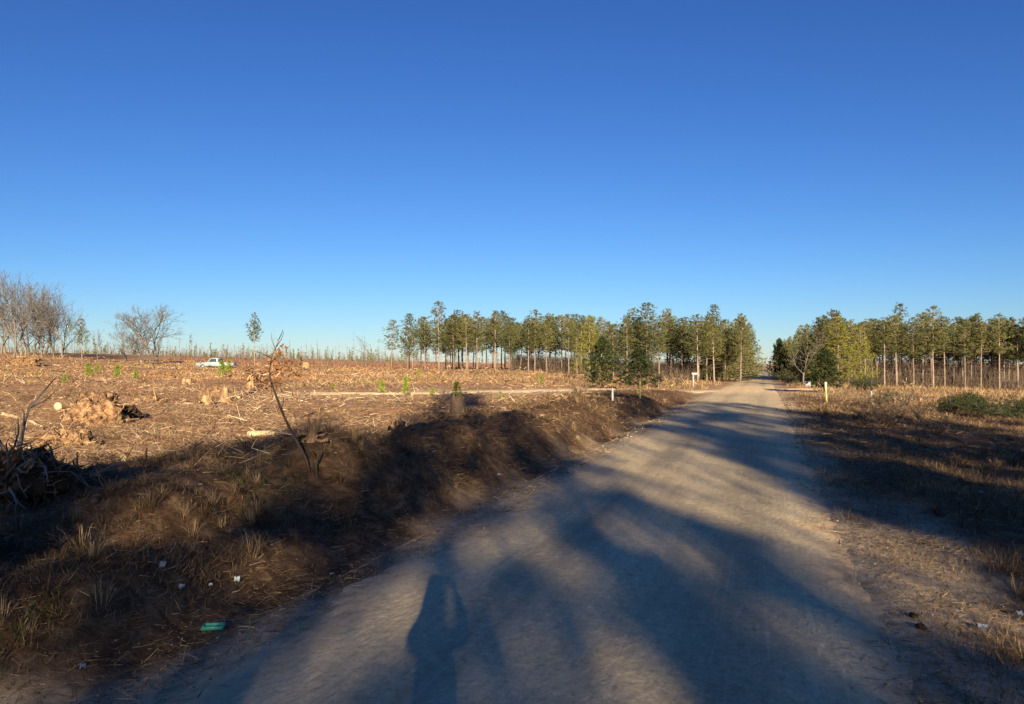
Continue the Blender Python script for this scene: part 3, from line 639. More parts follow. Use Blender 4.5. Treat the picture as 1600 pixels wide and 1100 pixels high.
def log(label, p0, p1, r, matn='wood', seed=1, bend=.03, name='log', cat='log', lift=.55, branches=2):
    rng = np.random.default_rng(seed); a = np.array(p0, float); b = np.array(p1, float)
    a[2] += r * lift; b[2] += r * lift; c = (a + b) / 2; e = empty(name, label, cat, tuple(c))
    n = 9; P = np.array([a + (b - a) * i / (n - 1) for i in range(n)]) - c; L = np.linalg.norm(b - a)
    P[1:-1] += rng.normal(0, bend * L * .25, (n - 2, 3)) * [1, 1, .4]
    g = G(); g.tube(P, np.linspace(r, r * .72, n), 12, wob=.12, rng=rng, cap=False); obj('log_body', g.me('log_body', [M[matn]], True), e)
    for s, (q, rr) in enumerate(((P[0], r), (P[-1], r * .72))):
        g = G(); d = (P[0] - P[1] if s == 0 else P[-1] - P[-2]); d /= np.linalg.norm(d); g.tube([q - d * .02, q + d * .012], [rr * .98, rr * .93], 12); obj('cut_end', g.me('cut_end', [M['dark_bark' if matn == 'dark_bark' else 'cutwood']]), e)
    for i in range(branches):
        g = G(); q = P[2 + 2 * i]; d = rng.normal(size=3); d[2] = abs(d[2]); d /= np.linalg.norm(d); g.tube([q, q + d * (r + .10), q + d * (r + .22) + rng.normal(0, .03, 3)], [r * .3, r * .2, r * .1], 6); obj('branch_stub', g.me('branch_stub', [M[matn]]), e)
    return e
# the big torn-up root wad at the left edge of the frame
x, y_, z = hit(40, 785)
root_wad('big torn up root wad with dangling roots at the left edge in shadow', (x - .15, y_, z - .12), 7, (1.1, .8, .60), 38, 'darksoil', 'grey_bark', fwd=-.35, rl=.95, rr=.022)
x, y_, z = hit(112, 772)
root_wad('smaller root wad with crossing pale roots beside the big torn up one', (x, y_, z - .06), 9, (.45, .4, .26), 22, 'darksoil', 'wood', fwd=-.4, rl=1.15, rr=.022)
x, y_, z = hit(148, 662)
root_wad('sunlit upended stump of tan clay beside a pale sawn log end', (x, y_, z - .08), 12, (1.25, .9, .78), 8, 'soil', 'wood', fwd=-.2, rl=.45, rr=.045)
x, y_, z = hit(196, 656)
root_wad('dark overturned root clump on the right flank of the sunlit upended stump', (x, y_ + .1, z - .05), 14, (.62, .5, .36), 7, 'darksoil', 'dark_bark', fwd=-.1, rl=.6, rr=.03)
a = hit(91, 642); log('short log with pale round sawn end facing the viewer', (a[0], a[1], a[2] + .05), (a[0] + .25, a[1] + 1.3, gz(a[0] + .25, a[1] + 1.3) + .05), .13, 'wood', 4, branches=1)
x, y_, z = hit(108, 694); root_wad('low heap of orange brown splintered stumpwood below the sunlit stump', (x, y_, z - .05), 16, (.85, .6, .30), 6, 'soil', 'wood', fwd=-.2, rl=.5, rr=.03, name='stumpwood_heap', cat='heap')
log('long bleached pole lying slanted at the left edge', hit(6, 648), hit(66, 668), .045, 'cutwood', 6, .02, 'fallen_pole', 'pole', branches=1)
log('pale barkless log half in shadow by the leaning sapling', hit(388, 681), hit(449, 678), .065, 'cutwood', 8, .02)
log('thin pale branch on the ground behind the barkless log', hit(395, 622), hit(452, 617), .03, 'wood', 9, .05, 'fallen_branch', 'branch')
log('dark branch lying right of the leaning sapling', hit(472, 656), hit(505, 639), .028, 'dark_bark', 10, .06, 'fallen_branch', 'branch', lift=1.5)
log('pale chunk of broken log at the edge of the shade in the left field', hit(194, 722), hit(226, 716), .075, 'wood', 21, .02, 'log', 'log')
log('squat barkless log end lying beside the tall pale stump', hit(372, 624), hit(398, 612), .10, 'wood', 11, .02)
log('dead branch lying on the dark soil between root wads and road bank', hit(150, 790), hit(205, 752), .03, 'dark_bark', 13, .05, 'fallen_branch', 'branch', lift=1.2)
stump('orange brown stump at the shadow edge right of the leaning sapling', hit(487, 688), 31, 8, 20, (.08, .1), 0.4)
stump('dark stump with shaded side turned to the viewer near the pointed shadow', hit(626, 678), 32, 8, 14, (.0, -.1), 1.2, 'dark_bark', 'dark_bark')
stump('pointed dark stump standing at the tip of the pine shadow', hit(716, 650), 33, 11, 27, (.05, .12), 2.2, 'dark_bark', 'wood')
stump('tall pale squared stump standing upright in the mid field', hit(391, 606), 34, 5, 21, (0, .03), .9, 'wood', 'cutwood')
stump('orange splintered stump beside a dark upright snag', hit(352, 629), 35, 5.5, 22, (.0, .08), 1.7, 'wood', 'wood')
stump('low pale stump left of the orange splintered one', hit(322, 632), 36, 8, 12, (.1, -.15), 2.9, 'wood', 'wood')
stump('low tan stump near the truck on the far side of the field', hit(292, 600), 37, 7, 9, (0, .1), .3, 'wood', 'wood')
stump('broad weathered stump on the rise at the far left', hit(36, 566), 38, 10, 9, (0, .1), .6, 'wood', 'wood')
stump('stump of orange wood right of the lone thin pine', hit(478, 577), 39, 6, 11, (.1, 0), 1.6, 'wood', 'wood')
for j, (px, py, sx, sz, lab) in enumerate([(40, 572, 3.2, 1.0, 'wide mound of pushed up stumps on the rise at the far left'), (255, 590, 1.6, .5, 'brown slash heap between the seedlings and the truck'), (336, 618, 1.2, .42, 'grey brown slash heap in front of the truck'), (462, 580, 2.2, .6, 'orange brown slash heap behind the leaning sapling'), (300, 572, 2.4, .9, 'tan slash heap just left of the truck'), (232, 628, .9, .32, 'rusty slash heap right of the sunlit stump'), (395, 568, 1.8, .6, 'pale slash heap under the lone thin pine'), (1440, 634, 1.6, .5, 'mound of straw coloured dead brush before the right stand')]):
    x, y_, z = hit(px, py); root_wad(lab, (x, y_, z - .1), 50 + j, (sx, sx * .6, sz), 7, 'soil', 'wood', fwd=-.1, rl=.3, rr=.05, name='slash_heap', cat='slash heap')
# the leaning sapling
def sapling():
    x, y_, z = hit(487, 742); rng = np.random.default_rng(5); k = y_ / F_PX
    e = empty('oak_sapling', 'thin leaning sapling holding a few rust coloured leaves', 'sapling', (x, y_, z))
    def P(px, py, dy=0.0): return np.array([(px - 487) * k, dy, (742 - py) * k])
    g = G(); st = [P(487, 748), P(478, 716), P(466, 692), P(452, 668), P(440, 640), P(430, 615), P(423, 596), P(421, 580), P(424, 560), P(432, 540), P(438, 526)]
    g.tube(st, np.array([.019, .018, .017, .016, .0145, .012, .010, .008, .0055, .0035, .002]), 7, wob=.15, rng=rng); obj('stem', g.me('stem', [M['dark_bark']], True), e)
    tips = []
    for a, b, c in [((426, 606), (412, 594), (398, 572)), ((424, 600), (440, 592), (462, 578)), ((423, 584), (445, 574), (478, 567)), ((424, 560), (412, 552), (400, 548)), ((432, 542), (446, 530), (455, 520)), ((430, 545), (422, 530), (420, 520)), ((436, 530), (447, 519), (452, 517)), ((440, 640), (450, 628), (455, 612)), ((421, 590), (408, 588), (396, 596)), ((422, 570), (436, 560), (452, 552))]:
        g = G(); dy = rng.normal(0, .12); g.tube([P(*a), P(*b, dy), P(*c, dy * 2)], [.005, .003, .0013], 5); obj('twig', g.me('twig', [M['dark_bark']]), e); tips.append((P(*a), P(*b, dy), P(*c, dy * 2)))
    C = []
    for q in (0, 1, 2, 8, 9):
        for _ in range(48):
            u = rng.uniform(.1, 1.0); a, b, c = tips[q]; C.append((a + (b - a) * u * 2 if u < .5 else b + (c - b) * (2 * u - 1)) + rng.normal(0, .05, 3))
    C = np.array(C); V, F4, F3 = blades(C, rng.normal(size=C.shape) - [0, 0, .4], rng.uniform(.03, .07, len(C)), rng.uniform(.012, .028, len(C)), rng)
    obj('leaves', mesh('leaves', V, [F4, F3], M['rustleaf'], attr={'rnd': np.repeat(rng.random(len(C)), 5)}), e)
sapling()
x, y_, z = hit(496, 745); e = empty('dead_stem', 'short dead stem standing just right of the leaning sapling', 'dead stem', (x, y_, z)); rng = np.random.default_rng(3)
g = G(); g.tube([(0, 0, -.05), (-.01, 0, .14), (.02, 0, .27), (.06, .02, .36)], [.016, .014, .010, .005], 7); obj('stem', g.me('stem', [M['dark_bark']], True), e)
g = G(); g.tube([(0, 0, .18), (-.07, 0, .30), (-.10, 0, .33)], [.008, .005, .003], 5); obj('twig', g.me('twig', [M['dark_bark']]), e)
# pine seedlings over the field
def seedling_mesh(seed, H=1.0):
    rng = np.random.default_rng(seed); g = G(); g.tube([(0, 0, -.05), (.01, 0, H * .5), (0, .01, H * .95)], [.02, .014, .005], 6)
    C = []; D = []
    for _ in range(60):
        f = rng.uniform(.12, 1); th = rng.uniform(0, 6.28); r = .34 * (1.05 - f) ** .7 * rng.uniform(.2, 1); C.append((r * math.cos(th), r * math.sin(th), f * H)); D.append((math.cos(th), math.sin(th), .9))
    (V, F4, F3), a = tufts(rng, np.array(C), np.array(D), 9, .2, .03, .6)
    return g.me('seedling_stem', [M['dark_bark']]), mesh('seedling_needles', V, [F4, F3], M['seedling'], attr={'rnd': np.repeat(np.clip(a, 0, 1), 5)})
SEED = [seedling_mesh(600 + i) for i in range(3)]
for j, (px, py, hp, lab) in enumerate([(138, 588, 20, 'bright green pine seedling left of its two neighbours above the sunlit stump'), (152, 583, 14, 'small paler pine seedling close behind the bright green one'), (183, 592, 20, 'slim bright green pine seedling right of the sunlit stump'), (212, 592, 14, 'faint olive pine seedling in the left field'), (101, 598, 12, 'low yellowish pine seedling above the log end'), (346, 590, 24, 'bright green pine seedling hiding the tail of the truck'), (358, 584, 20, 'green pine seedling at the very end of the truck'), (597, 614, 18, 'wide bushy pine seedling by the pale track'), (634, 619, 28, 'tallest narrow pine seedling by the pale track'), (676, 619, 13, 'low round pine seedling by the pale track'), (714, 622, 24, 'upright pine seedling above the tip of the pine shadow'), (782, 624, 12, 'tiny dark pine seedling right of the pointed stump'), (655, 590, 12, 'small pine seedling among rusty weeds under the open stand'), (845, 600, 14, 'yellow green pine seedling in the weeds before the stand'), (520, 608, 9, 'tiny pine seedling alone in the middle of the field')]):
    x, y_, z = hit(px, py); plant('pine_seedling', lab, 'seedling', SEED[j % 3], (x, y_, z - .02), hp * y_ / F_PX, j * 1.7, None, ('stem', 'needles'), sxy=1.0 if j != 8 else .7)
# shrubs
def shrub_meshes(seed, r=.8, h=.8, leaf='shrub', n=170, L=.10, W=.04, nb=9):
    rng = np.random.default_rng(seed); g = G()
    segs = []; sr = []; C = []; D = []
    for i in range(9):
        th = rng.uniform(0, 6.28); q = rng.uniform(.2, .8) * r; e1 = np.array([q * math.cos(th), q * math.sin(th), h * rng.uniform(.4, .8)]); g.tube([(0, 0, -.08), e1 * .5 + rng.normal(0, .05, 3), e1], [.022, .015, .006], 5)
        for _ in range(n // 9):
            c = e1 + rng.normal(0, 1, 3) * np.array([r * .33, r * .33, h * .24]); c[2] = max(.03, c[2]); C.append(c); D.append(c * .7 + np.array([0, 0, .3])); 
            if rng.random() < .4: segs.append((e1 * rng.uniform(.5, 1), c)); sr.append((.008, .003))
    return g.me('shrub_stems', [M['dark_bark']]), crown_mesh('shrub_foliage', rng, np.array(segs), np.array(sr), np.array(C), np.array(D), nb, L, W, M[leaf], M['twig'], 1.0)
SHR = [shrub_meshes(700 + i, h=.62, leaf='cedar', n=330, L=.085, W=.016, nb=12) for i in range(3)]; DRY = [shrub_meshes(720 + i, leaf='straw', n=90, nb=5, L=.16, W=.012) for i in range(2)]
for j, (px, d, s, lab) in enumerate([(1490, 30, .85, 'dark green shrub leftmost in the thicket at the right edge'), (1540, 28, .95, 'tall dark green shrub in the middle of the thicket at the right edge'), (1592, 29, 1.1, 'dark green shrub rightmost in the thicket cut by the frame'), (1515, 33, .95, 'olive shrub behind the thicket on the right verge'), (1395, 36, .9, 'small olive shrub behind the dark topped white post'), (1350, 52, 1.3, 'green shrub at the foot of the rounded light green pine')]):
    x, y_, z = at(px, d); plant('shrub', lab, 'shrub', SHR[j % 3], (x, y_, z), s, j * 2.0, None, ('stems', 'foliage'))
for j, (px, d, s, lab) in enumerate([(1345, 33, 1.0, 'dark dry brush clump on the right verge behind the yellow post'), (1410, 31, 1.15, 'wide dark dry brush clump on the right verge'), (1450, 33, .9, 'dry brush clump beside the leftmost green shrub'), (905, 31, .8, 'dry brush clump around the foot of the brown stake'), (1025, 58, 1.4, 'straw coloured brush clump left of the mailbox'), (1060, 62, 1.3, 'yellowish brush clump right behind the cedar and near the mailbox'), (1000, 60, 1.4, 'tawny brush clump behind the rounded dark cedar')]):
    x, y_, z = at(px, d); plant('dry_shrub', lab, 'dry shrub', DRY[j % 2], (x, y_, z), s, j * 2.3, None, ('stems', 'foliage'))
for j in range(9):
    yv = 19.5 + 1.9 * j + rs.uniform(-.6, .6); xv = road_c(yv) + rs.uniform(4.0, 9.5) / RD[1]
    plant('dry_shrub', 'small dead brown brush clump on the shaded right verge', 'dry shrub', DRY[j % 2], (xv, yv, gz(xv, yv)), rs.uniform(.45, .8), j * 1.9, 'dead brush clumps on the shaded right verge', ('stems', 'foliage'))
for px, d, s, lab in ((1168, 92, 2.0, 'dark shrub on the left of the far road mouth'), (1222, 86, 2.0, 'dark shrub on the right of the far road mouth'), (1236, 72, 1.1, 'low dark shrub on the right road shoulder at the junction')):
    x, y_, z = at(px, d); e = plant('shrub', lab, 'shrub', SHR[0], (x, y_, z), s * .8, px, None, ('stems', 'foliage'))
# ------------------------------------------------------------------ marker posts, stakes, mailbox
def post(label, px, Y, h, r, lower, upper, split, cat='post', name='marker_post', cap=None, lean=0.0, flat=False):
    x, y_, z = hit(px, Y); h = h * y_ / F_PX; e = empty(name, label, cat, (x, y_, z)); e.rotation_euler = (0, lean, 0)
    g = G()
    if flat: g.box((0, 0, (h * split) / 2 - .1), (r * 2.2, r * .7, h * split + .2))
    else: g.tube([(0, 0, -.2), (0, 0, h * split)], [r, r], 14)
    obj('post_shaft', g.me('post_shaft', [M[lower]]), e)
    if split < 1:
        g = G(); g.tube([(0, 0, h * split - .03), (0, 0, h - .02), (0, 0, h)], [r * 1.14, r * 1.14, r * .85], 14); obj('post_sleeve', g.me('post_sleeve', [M[upper]]), e)
    g = G(); g.tube([(0, 0, h - .004), (0, 0, h + .02), (0, 0, h + .034)], [r * 1.2, r * 1.1, r * .5], 14); obj('post_cap', g.me('post_cap', [M[cap or upper]]), e)
    return e
post('yellow marker post standing in front of the rounded dark cedar', 1000, 623, 27, .040, 'yellow', 'yellow', .78)
post('yellow marker post with a pale top on the right verge', 1291, 629, 31, .045, 'yellow', 'palecap', .66, lean=-.04)
post('short white marker post left of the dark cedar', 957, 626, 18, .036, 'white', 'white', .8)
post('white marker post with a dark upper half on the right verge', 1361, 628, 36, .036, 'white', 'darkpost', .5)
x, y_, z = hit(915, 629); e = empty('wooden_stake', 'brown weathered wooden stake left of the short white marker post', 'stake', (x, y_, z)); k_ = y_ / 30; e.scale = (k_,) * 3; g = G(); g.box((0, 0, .34), (.07, .06, .96), rot=(.03, 'Y')); obj('stake_shaft', g.me('stake_shaft', [M['postwood']]), e)
g = G(); g.box((.012, 0, .845), (.066, .056, .05), taper=.5); obj('stake_tip', g.me('stake_tip', [M['postwood']]), e)
def mailbox():
    x, y_, z = hit(1086, 605); e = empty('mailbox', 'white mailbox on a thin post beside the road junction', 'mailbox', (x, y_, z), .2)
    g = G(); g.box((-.16, 0, .42), (.09, .09, 1.04)); obj('post', g.me('post', [M['white']]), e)
    g = G(); k = 10; prof = [(-.085, 0), (.085, 0), (.085, .09)] + [(.085 * math.cos(t), .09 + .085 * math.sin(t)) for t in np.linspace(0, math.pi, k)[1:-1]] + [(-.085, .09)]
    n = len(prof); V = [(-.27, a, .95 + b) for a, b in prof] + [(.27, a, .95 + b) for a, b in prof]
    g.add(V, [tuple(range(n))[::-1], tuple(range(n, 2 * n))] + [(i, (i + 1) % n, n + (i + 1) % n, n + i) for i in range(n)]); obj('box', g.me('box', [M['whitepaint']]), e)
    g = G(); V = [(-.285, a * 1.04, .948 + b * 1.03) for a, b in prof] + [(-.272, a * 1.04, .948 + b * 1.03) for a, b in prof]
    g.add(V, [tuple(range(n))[::-1], tuple(range(n, 2 * n))] + [(i, (i + 1) % n, n + (i + 1) % n, n + i) for i in range(n)]); dr = obj('door', g.me('door', [M['whitepaint']]), e)
    g = G(); g.box((-.295, 0, 1.10), (.02, .03, .03)); obj('handle', g.me('handle', [M['steel']]), dr)
    g = G(); g.box((.10, -.095, 1.06), (.012, .010, .16)); g.box((.13, -.095, 1.12), (.05, .010, .05)); obj('flag', g.me('flag', [M['yellow']]), e)
mailbox()
post('pale slim reflector post beside the mailbox', 1092, 605, 20, .03, 'postwood', 'white', .8)
def fence_post_small(px, Y): pass
x, y_, z = at(1262, 62); e = empty('utility_pedestal', 'low white utility box in the grass right of the far road', 'utility box', (x, y_, z)); g = G(); g.box((0, 0, .15), (.40, .25, .7)); obj('pedestal_body', g.me('pedestal_body', [M['white']]), e); g = G(); g.box((0, 0, .53), (.46, .30, .07), taper=.8); obj('pedestal_lid', g.me('pedestal_lid', [M['whitepaint']]), e)
# ------------------------------------------------------------------ pickup truck in the field
def truck():
    x, y_, z = at(338, 106); e = empty('pickup_truck', 'old pale turquoise pickup truck parked far off in the field', 'truck', (x, y_, z - .12), math.pi - .12, None, (1, 1, .84))
    def prism(name, prof, w, m, parent=None, y0=0.0, ins=0.0):
        n = len(prof); g = G(); hw = w / 2
        V = [(a, y0 - hw, b) for a, b in prof] + [(a, y0 + hw, b) for a, b in prof]
        if ins:
            zt = max(b for a, b in prof); V = [(a, yy * (1 - ins * (1 if b > zt - .1 else 0)), b) for a, yy, b in V]
        g.add(V, [tuple(range(n)), tuple(range(n, 2 * n))[::-1]] + [(i, n + i, n + (i + 1) % n, (i + 1) % n) for i in range(n)])
        return obj(name, g.me(name, [M[m]]), parent or e)
    prism('body', [(-2.55, .42), (-2.55, .78), (-2.50, .98), (-.62, .98), (-.60, .98), (.85, 1.00), (2.30, .93), (2.52, .86), (2.56, .45), (1.95, .36), (-1.9, .36)], 1.80, 'tealpaint')
    cab = prism('cab', [(-.62, .985), (-.52, 1.60), (-.35, 1.68), (.28, 1.67), (.45, 1.60), (.92, 1.003)], 1.70, 'tealpaint', ins=.10)
    prism('windscreen', [(.50, 1.55), (.53, 1.56), (.90, 1.06), (.87, 1.05)], 1.40, 'glass', cab)
    prism('rear_window', [(-.60, 1.12), (-.63, 1.12), (-.55, 1.52), (-.52, 1.52)], 1.25, 'glass', cab)
    for s in (-1, 1):
        prism('side_window', [(-.45, 1.06), (-.40, 1.55), (.30, 1.55), (.66, 1.06)], .02, 'glass', cab, y0=s * .845)
        d = prism('door', [(-.52, .46), (-.52, .97), (.66, .97), (.66, .46)], .012, 'tealpaint', y0=s * .905)
        g = G(); g.box((-.38, s * .925, .86), (.14, .03, .03)); obj('handle', g.me('handle', [M['steel']]), d)
        prism('trim_stripe', [(-2.45, .70), (-2.45, .80), (2.45, .76), (2.45, .68)], .03, 'whitepaint', y0=s * .90)
        g = G(); g.tube([(2.53, s * .66, .70), (2.575, s * .66, .70)], [.10, .09], 14); obj('headlight', g.me('headlight', [M['steel']]), e)
        g = G(); g.box((-2.56, s * .78, .78), (.03, .12, .22)); obj('tail_light', g.me('tail_light', [M['rustleaf']]), e)
        for wx in (-1.55, 1.55):
            wl = empty('wheel', '', '', (wx, s * .80, .34)); del wl['label'], wl['category']; wl.parent = e
            g = G(); g.tube([(0, -.11, 0), (0, -.09, 0), (0, .09, 0), (0, .11, 0)], [.30, .34, .34, .30], 22); obj('tyre', g.me('tyre', [M['rubber']]), wl)
            g = G(); g.tube([(0, -.118, 0), (0, .118, 0)], [.19, .19], 18); obj('rim', g.me('rim', [M['steel']]), wl)
    prism('bed_floor', [(-2.45, .985), (-2.45, .992), (-.66, .992), (-.66, .985)], 1.5, 'darkpost')
    g = G(); g.box((2.60, 0, .48), (.10, 1.78, .16)); obj('front_bumper', g.me('front_bumper', [M['steel']]), e)
    g = G(); g.box((-2.60, 0, .48), (.10, 1.78, .16)); obj('rear_bumper', g.me('rear_bumper', [M['steel']]), e)
    prism('grille', [(2.545, .60), (2.575, .60), (2.575, .82), (2.545, .82)], 1.05, 'darkpost')
truck()
# ------------------------------------------------------------------ roadside litter
def scrap(label, px, py, w_, h_, m, seed, name='paper_scrap', cat='litter', up=.25, fold=.4):
    rng = np.random.default_rng(seed); x, y_, z = hit(px, py); n = 6; g = G(); w_ *= .6; h_ *= .6; th = rng.uniform(0, 3.1)
    V = []
    for i in range(n):
        for j in range(n):
            a, b = i / (n - 1) - .5, j / (n - 1) - .5; V.append((a * w_, b * h_ * .6, .03 + up * h_ * (b + .5) + fold * w_ * .25 * math.sin(5 * a + 3 * b + th) + rng.normal(0, .004)))
    F = [(i * n + j, (i + 1) * n + j, (i + 1) * n + j + 1, i * n + j + 1) for i in range(n - 1) for j in range(n - 1)]
    nV = len(V); V2 = V + [(a, b, c - .003) for a, b, c in V]; F2 = F + [tuple(k + nV for k in f[::-1]) for f in F]
    edge = [i * n for i in range(n)] + [(n - 1) * n + j for j in range(1, n)] + [i * n + n - 1 for i in range(n - 2, -1, -1)] + [j for j in range(n - 2, 0, -1)]
    F2 += [(edge[k], edge[(k + 1) % len(edge)], edge[(k + 1) % len(edge)] + nV, edge[k] + nV) for k in range(len(edge))]
    g.add(V2, F2); me = g.me(name, [M[m]]); o = obj(name, me, None, (x, y_, z)); o.rotation_euler = (0, 0, rng.uniform(-.5, .5)); o['label'] = label; o['category'] = cat
scrap('crumpled bluish white paper scrap highest on the grassy bank', 256, 892, .075, .07, 'paper', 1, up=.9)
scrap('torn pale paper scrap lower on the dark bank than the bluish one', 286, 923, .07, .05, 'paper', 2, up=.6)
scrap('small grey plastic scrap in the dark grass left of the road', 331, 918, .05, .03, 'greyplastic', 3, 'plastic_scrap')
scrap('grey green plastic scrap on the bank nearest the road dark gap', 372, 912, .07, .06, 'greyplastic', 4, 'plastic_scrap', up=.7)
scrap('white paper scrap in the dry grass at the right verge', 1532, 985, .10, .07, 'paper', 5, up=.5)
scrap('small white wrapper lying in shade on the right verge', 1368, 797, .09, .05, 'paper', 6, 'wrapper', up=.3)
scrap('pale wrapper on the right verge beyond the small white one', 1532, 772, .14, .07, 'paper', 7, 'wrapper', up=.3)
scrap('tiny white paper bit on the bank below the pine shadow', 780, 745, .09, .06, 'paper', 8, up=.5)
scrap('tiny pale paper bit at the foot of the near bank', 133, 1048, .05, .05, 'paper', 9, up=.5)
scrap('thin pale wrapper near the right frame edge among dry grass', 1590, 965, .07, .06, 'paper', 10, 'wrapper', up=.6)
x, y_, z = hit(336, 984); e = empty('food_tray', 'flat teal plastic tray lying in the ditch beside the road', 'tray', (x, y_, z + .015), .12); g = G()
g.box((0, 0, .006), (.105, .06, .008)); obj('tray_base', g.me('tray_base', [M['teal']]), e)
g = G()
for c, d in (((0, -.037, .016), (.14, .008, .024)), ((0, .037, .016), (.14, .008, .024)), ((-.066, 0, .016), (.008, .066, .024)), ((.066, 0, .016), (.008, .066, .024))): g.box(c, d)
obj('tray_rim', g.me('tray_rim', [M['teal']]), e)
for j, (px, py, r, lab) in enumerate([(1424, 962, .028, 'dark clod of clay on the sandy right shoulder'), (1436, 980, .032, 'larger dark clod just below the first on the right shoulder')]):
    x, y_, z = hit(px, py); rng = np.random.default_rng(j + 80); g = G(); clod(g, (0, 0, r * .4), (r, r, r * .7), rng, n=2, rough=.6); o = obj('clay_clod', g.me('clay_clod', [M['darksoil']]), None, (x, y_, z)); o['label'] = lab; o['category'] = 'clod'
# ------------------------------------------------------------------ the person holding up the phone that takes the picture
def skinned(name, verts, edges, radii, m, parent, sub=2):
    me = bpy.data.meshes.new(name); me.from_pydata(verts, edges, []); o = bpy.data.objects.new(name, me); COL.objects.link(o)
    sk = o.modifiers.new('skin', 'SKIN'); sk.use_smooth_shade = True
    for i, r in enumerate(radii):
        v = me.skin_vertices[0].data[i]; v.radius = r if isinstance(r, tuple) else (r, r); v.use_root = i == 0
    sb = o.modifiers.new('subsurf', 'SUBSURF'); sb.levels = sub; sb.render_levels = sub
    dg = bpy.context.evaluated_depsgraph_get(); nm = bpy.data.meshes.new_from_object(o.evaluated_get(dg)); nm.name = name
    o.modifiers.clear(); o.data = nm; nm.materials.clear(); nm.materials.append(M[m]); o.parent = parent
    return o
def person():
    e = empty('person', 'person in dark jacket holding up a phone, seen only as the shadow on the road', 'person', (0, -.40, gz(0, -.40)))
    V = [(0, 0, .95), (0, 0, 1.10), (0, 0.01, 1.28), (0, .01, 1.42), (0, .02, 1.50), (0, .04, 1.57), (0, .05, 1.66), (0, .04, 1.73)]
    Rr = [(.12, .11), (.11, .10), (.12, .10), (.10, .09), .06, (.07, .08), (.085, .10), (.06, .07)]
    E = [(0, 1), (1, 2), (2, 3), (3, 4), (4, 5), (5, 6), (6, 7)]
    def chain(start, pts):
        p = start
        for v, r in pts: V.append(v); Rr.append(r); E.append((p, len(V) - 1)); p = len(V) - 1
        return p
    for s in (-1, 1):
        chain(0, [((s * .075, 0, .86), .08), ((s * .085, .01, .50), .068), ((s * .09, -.01, .30), .06), ((s * .09, -.02, .09), .042), ((s * .10, .06, .045), .042), ((s * .105, .16, .03), .033)])
        w_ = chain(3, [((s * .09, .01, 1.45), .060), ((s * .135, .02, 1.44), .055), ((s * .150, .20, 1.41), .045), ((s * .125 + .018, .29, 1.49), .036), ((s * .108 + .006, .34, 1.63), .026), ((s * .10, .355, 1.67), .030)])
        for q, (dx, dz) in enumerate(((.00, .045), (.005, .030), (.008, .012), (.010, -.008))):
            chain(w_, [((s * (.092 - .004 * q), .372, 1.675 + dz * .7), .0095), ((s * (.078), .385, 1.68 + dz), .0085), ((s * (.060 - .003 * q), .384, 1.685 + dz * 1.05), .0075)])
        chain(w_, [((s * .085, .350, 1.655), .011), ((s * .065, .352, 1.655), .009)])
    body = skinned('body', V, E, Rr, 'skin', e)
    jv = [(0, 0, .88), (0, 0, 1.10), (0, .01, 1.28), (0, .01, 1.44), (0, .015, 1.50)]; jr = [(.135, .13), (.125, .12), (.14, .12), (.15, .11), .085]; je = [(0, 1), (1, 2), (2, 3), (3, 4)]
    for s in (-1, 1):
        p = 3
        for v, r in [((s * .09, .01, 1.45), .085), ((s * .135, .02, 1.44), .072), ((s * .150, .20, 1.41), .056), ((s * .125 + .018, .29, 1.49), .044), ((s * .108 + .012, .335, 1.62), .036)]: jv.append(v); jr.append(r); je.append((p, len(jv) - 1)); p = len(jv) - 1
    skinned('jacket', jv, je, jr, 'jacket', e)
    tv = [(0, 0, .95)]; tr = [(.14, .13)]; te = []
    for s in (-1, 1):
        p = 0
        for v, r in [((s * .075, 0, .86), .085), ((s * .085, .01, .50), .085), ((s * .09, -.01, .28), .075), ((s * .09, -.02, .07), .065)]: tv.append(v); tr.append(r); te.append((p, len(tv) - 1)); p = len(tv) - 1
    skinned('trousers', tv, te, tr, 'denim', e)
    skinned('hair', [(0, .02, 1.765), (0, -.03, 1.73), (0, -.045, 1.66)], [(0, 1), (1, 2)], [(.072, .075), (.086, .07), (.075, .05)], 'hair', e)
    for s in (-1, 1): skinned('shoe', [(s * .09, -.04, .045), (s * .10, .08, .045), (s * .105, .19, .035)], [(0, 1), (1, 2)], [.05, .052, .04], 'darkpost', e, 1)
    p = empty('phone', 'dark phone held up in both hands by the person', 'phone', (0, -.035, CAM_H), 0)
    g = G(); g.box((0, 0, 0), (.148, .008, .072)); obj('phone_body', g.me('phone_body', [M['darkpost']]), p)
    g = G(); g.box((0, -.0048, 0), (.138, .001, .064)); obj('screen', g.me('screen', [M['glass']]), p)
person()
# ------------------------------------------------------------------ what nobody could count
rng = np.random.default_rng(99)
def scatter(n, dmin, dmax, fov=.95, back=0):
    Y = np.exp(rng.uniform(math.log(dmin), math.log(dmax), n)); return rng.uniform(-fov, fov, n) * Y, Y
def offroad(x, y, lim=2.2): return (np.abs(road_t(x, y)) > lim) & (seg_dist(x, y, TP) > 1.4)
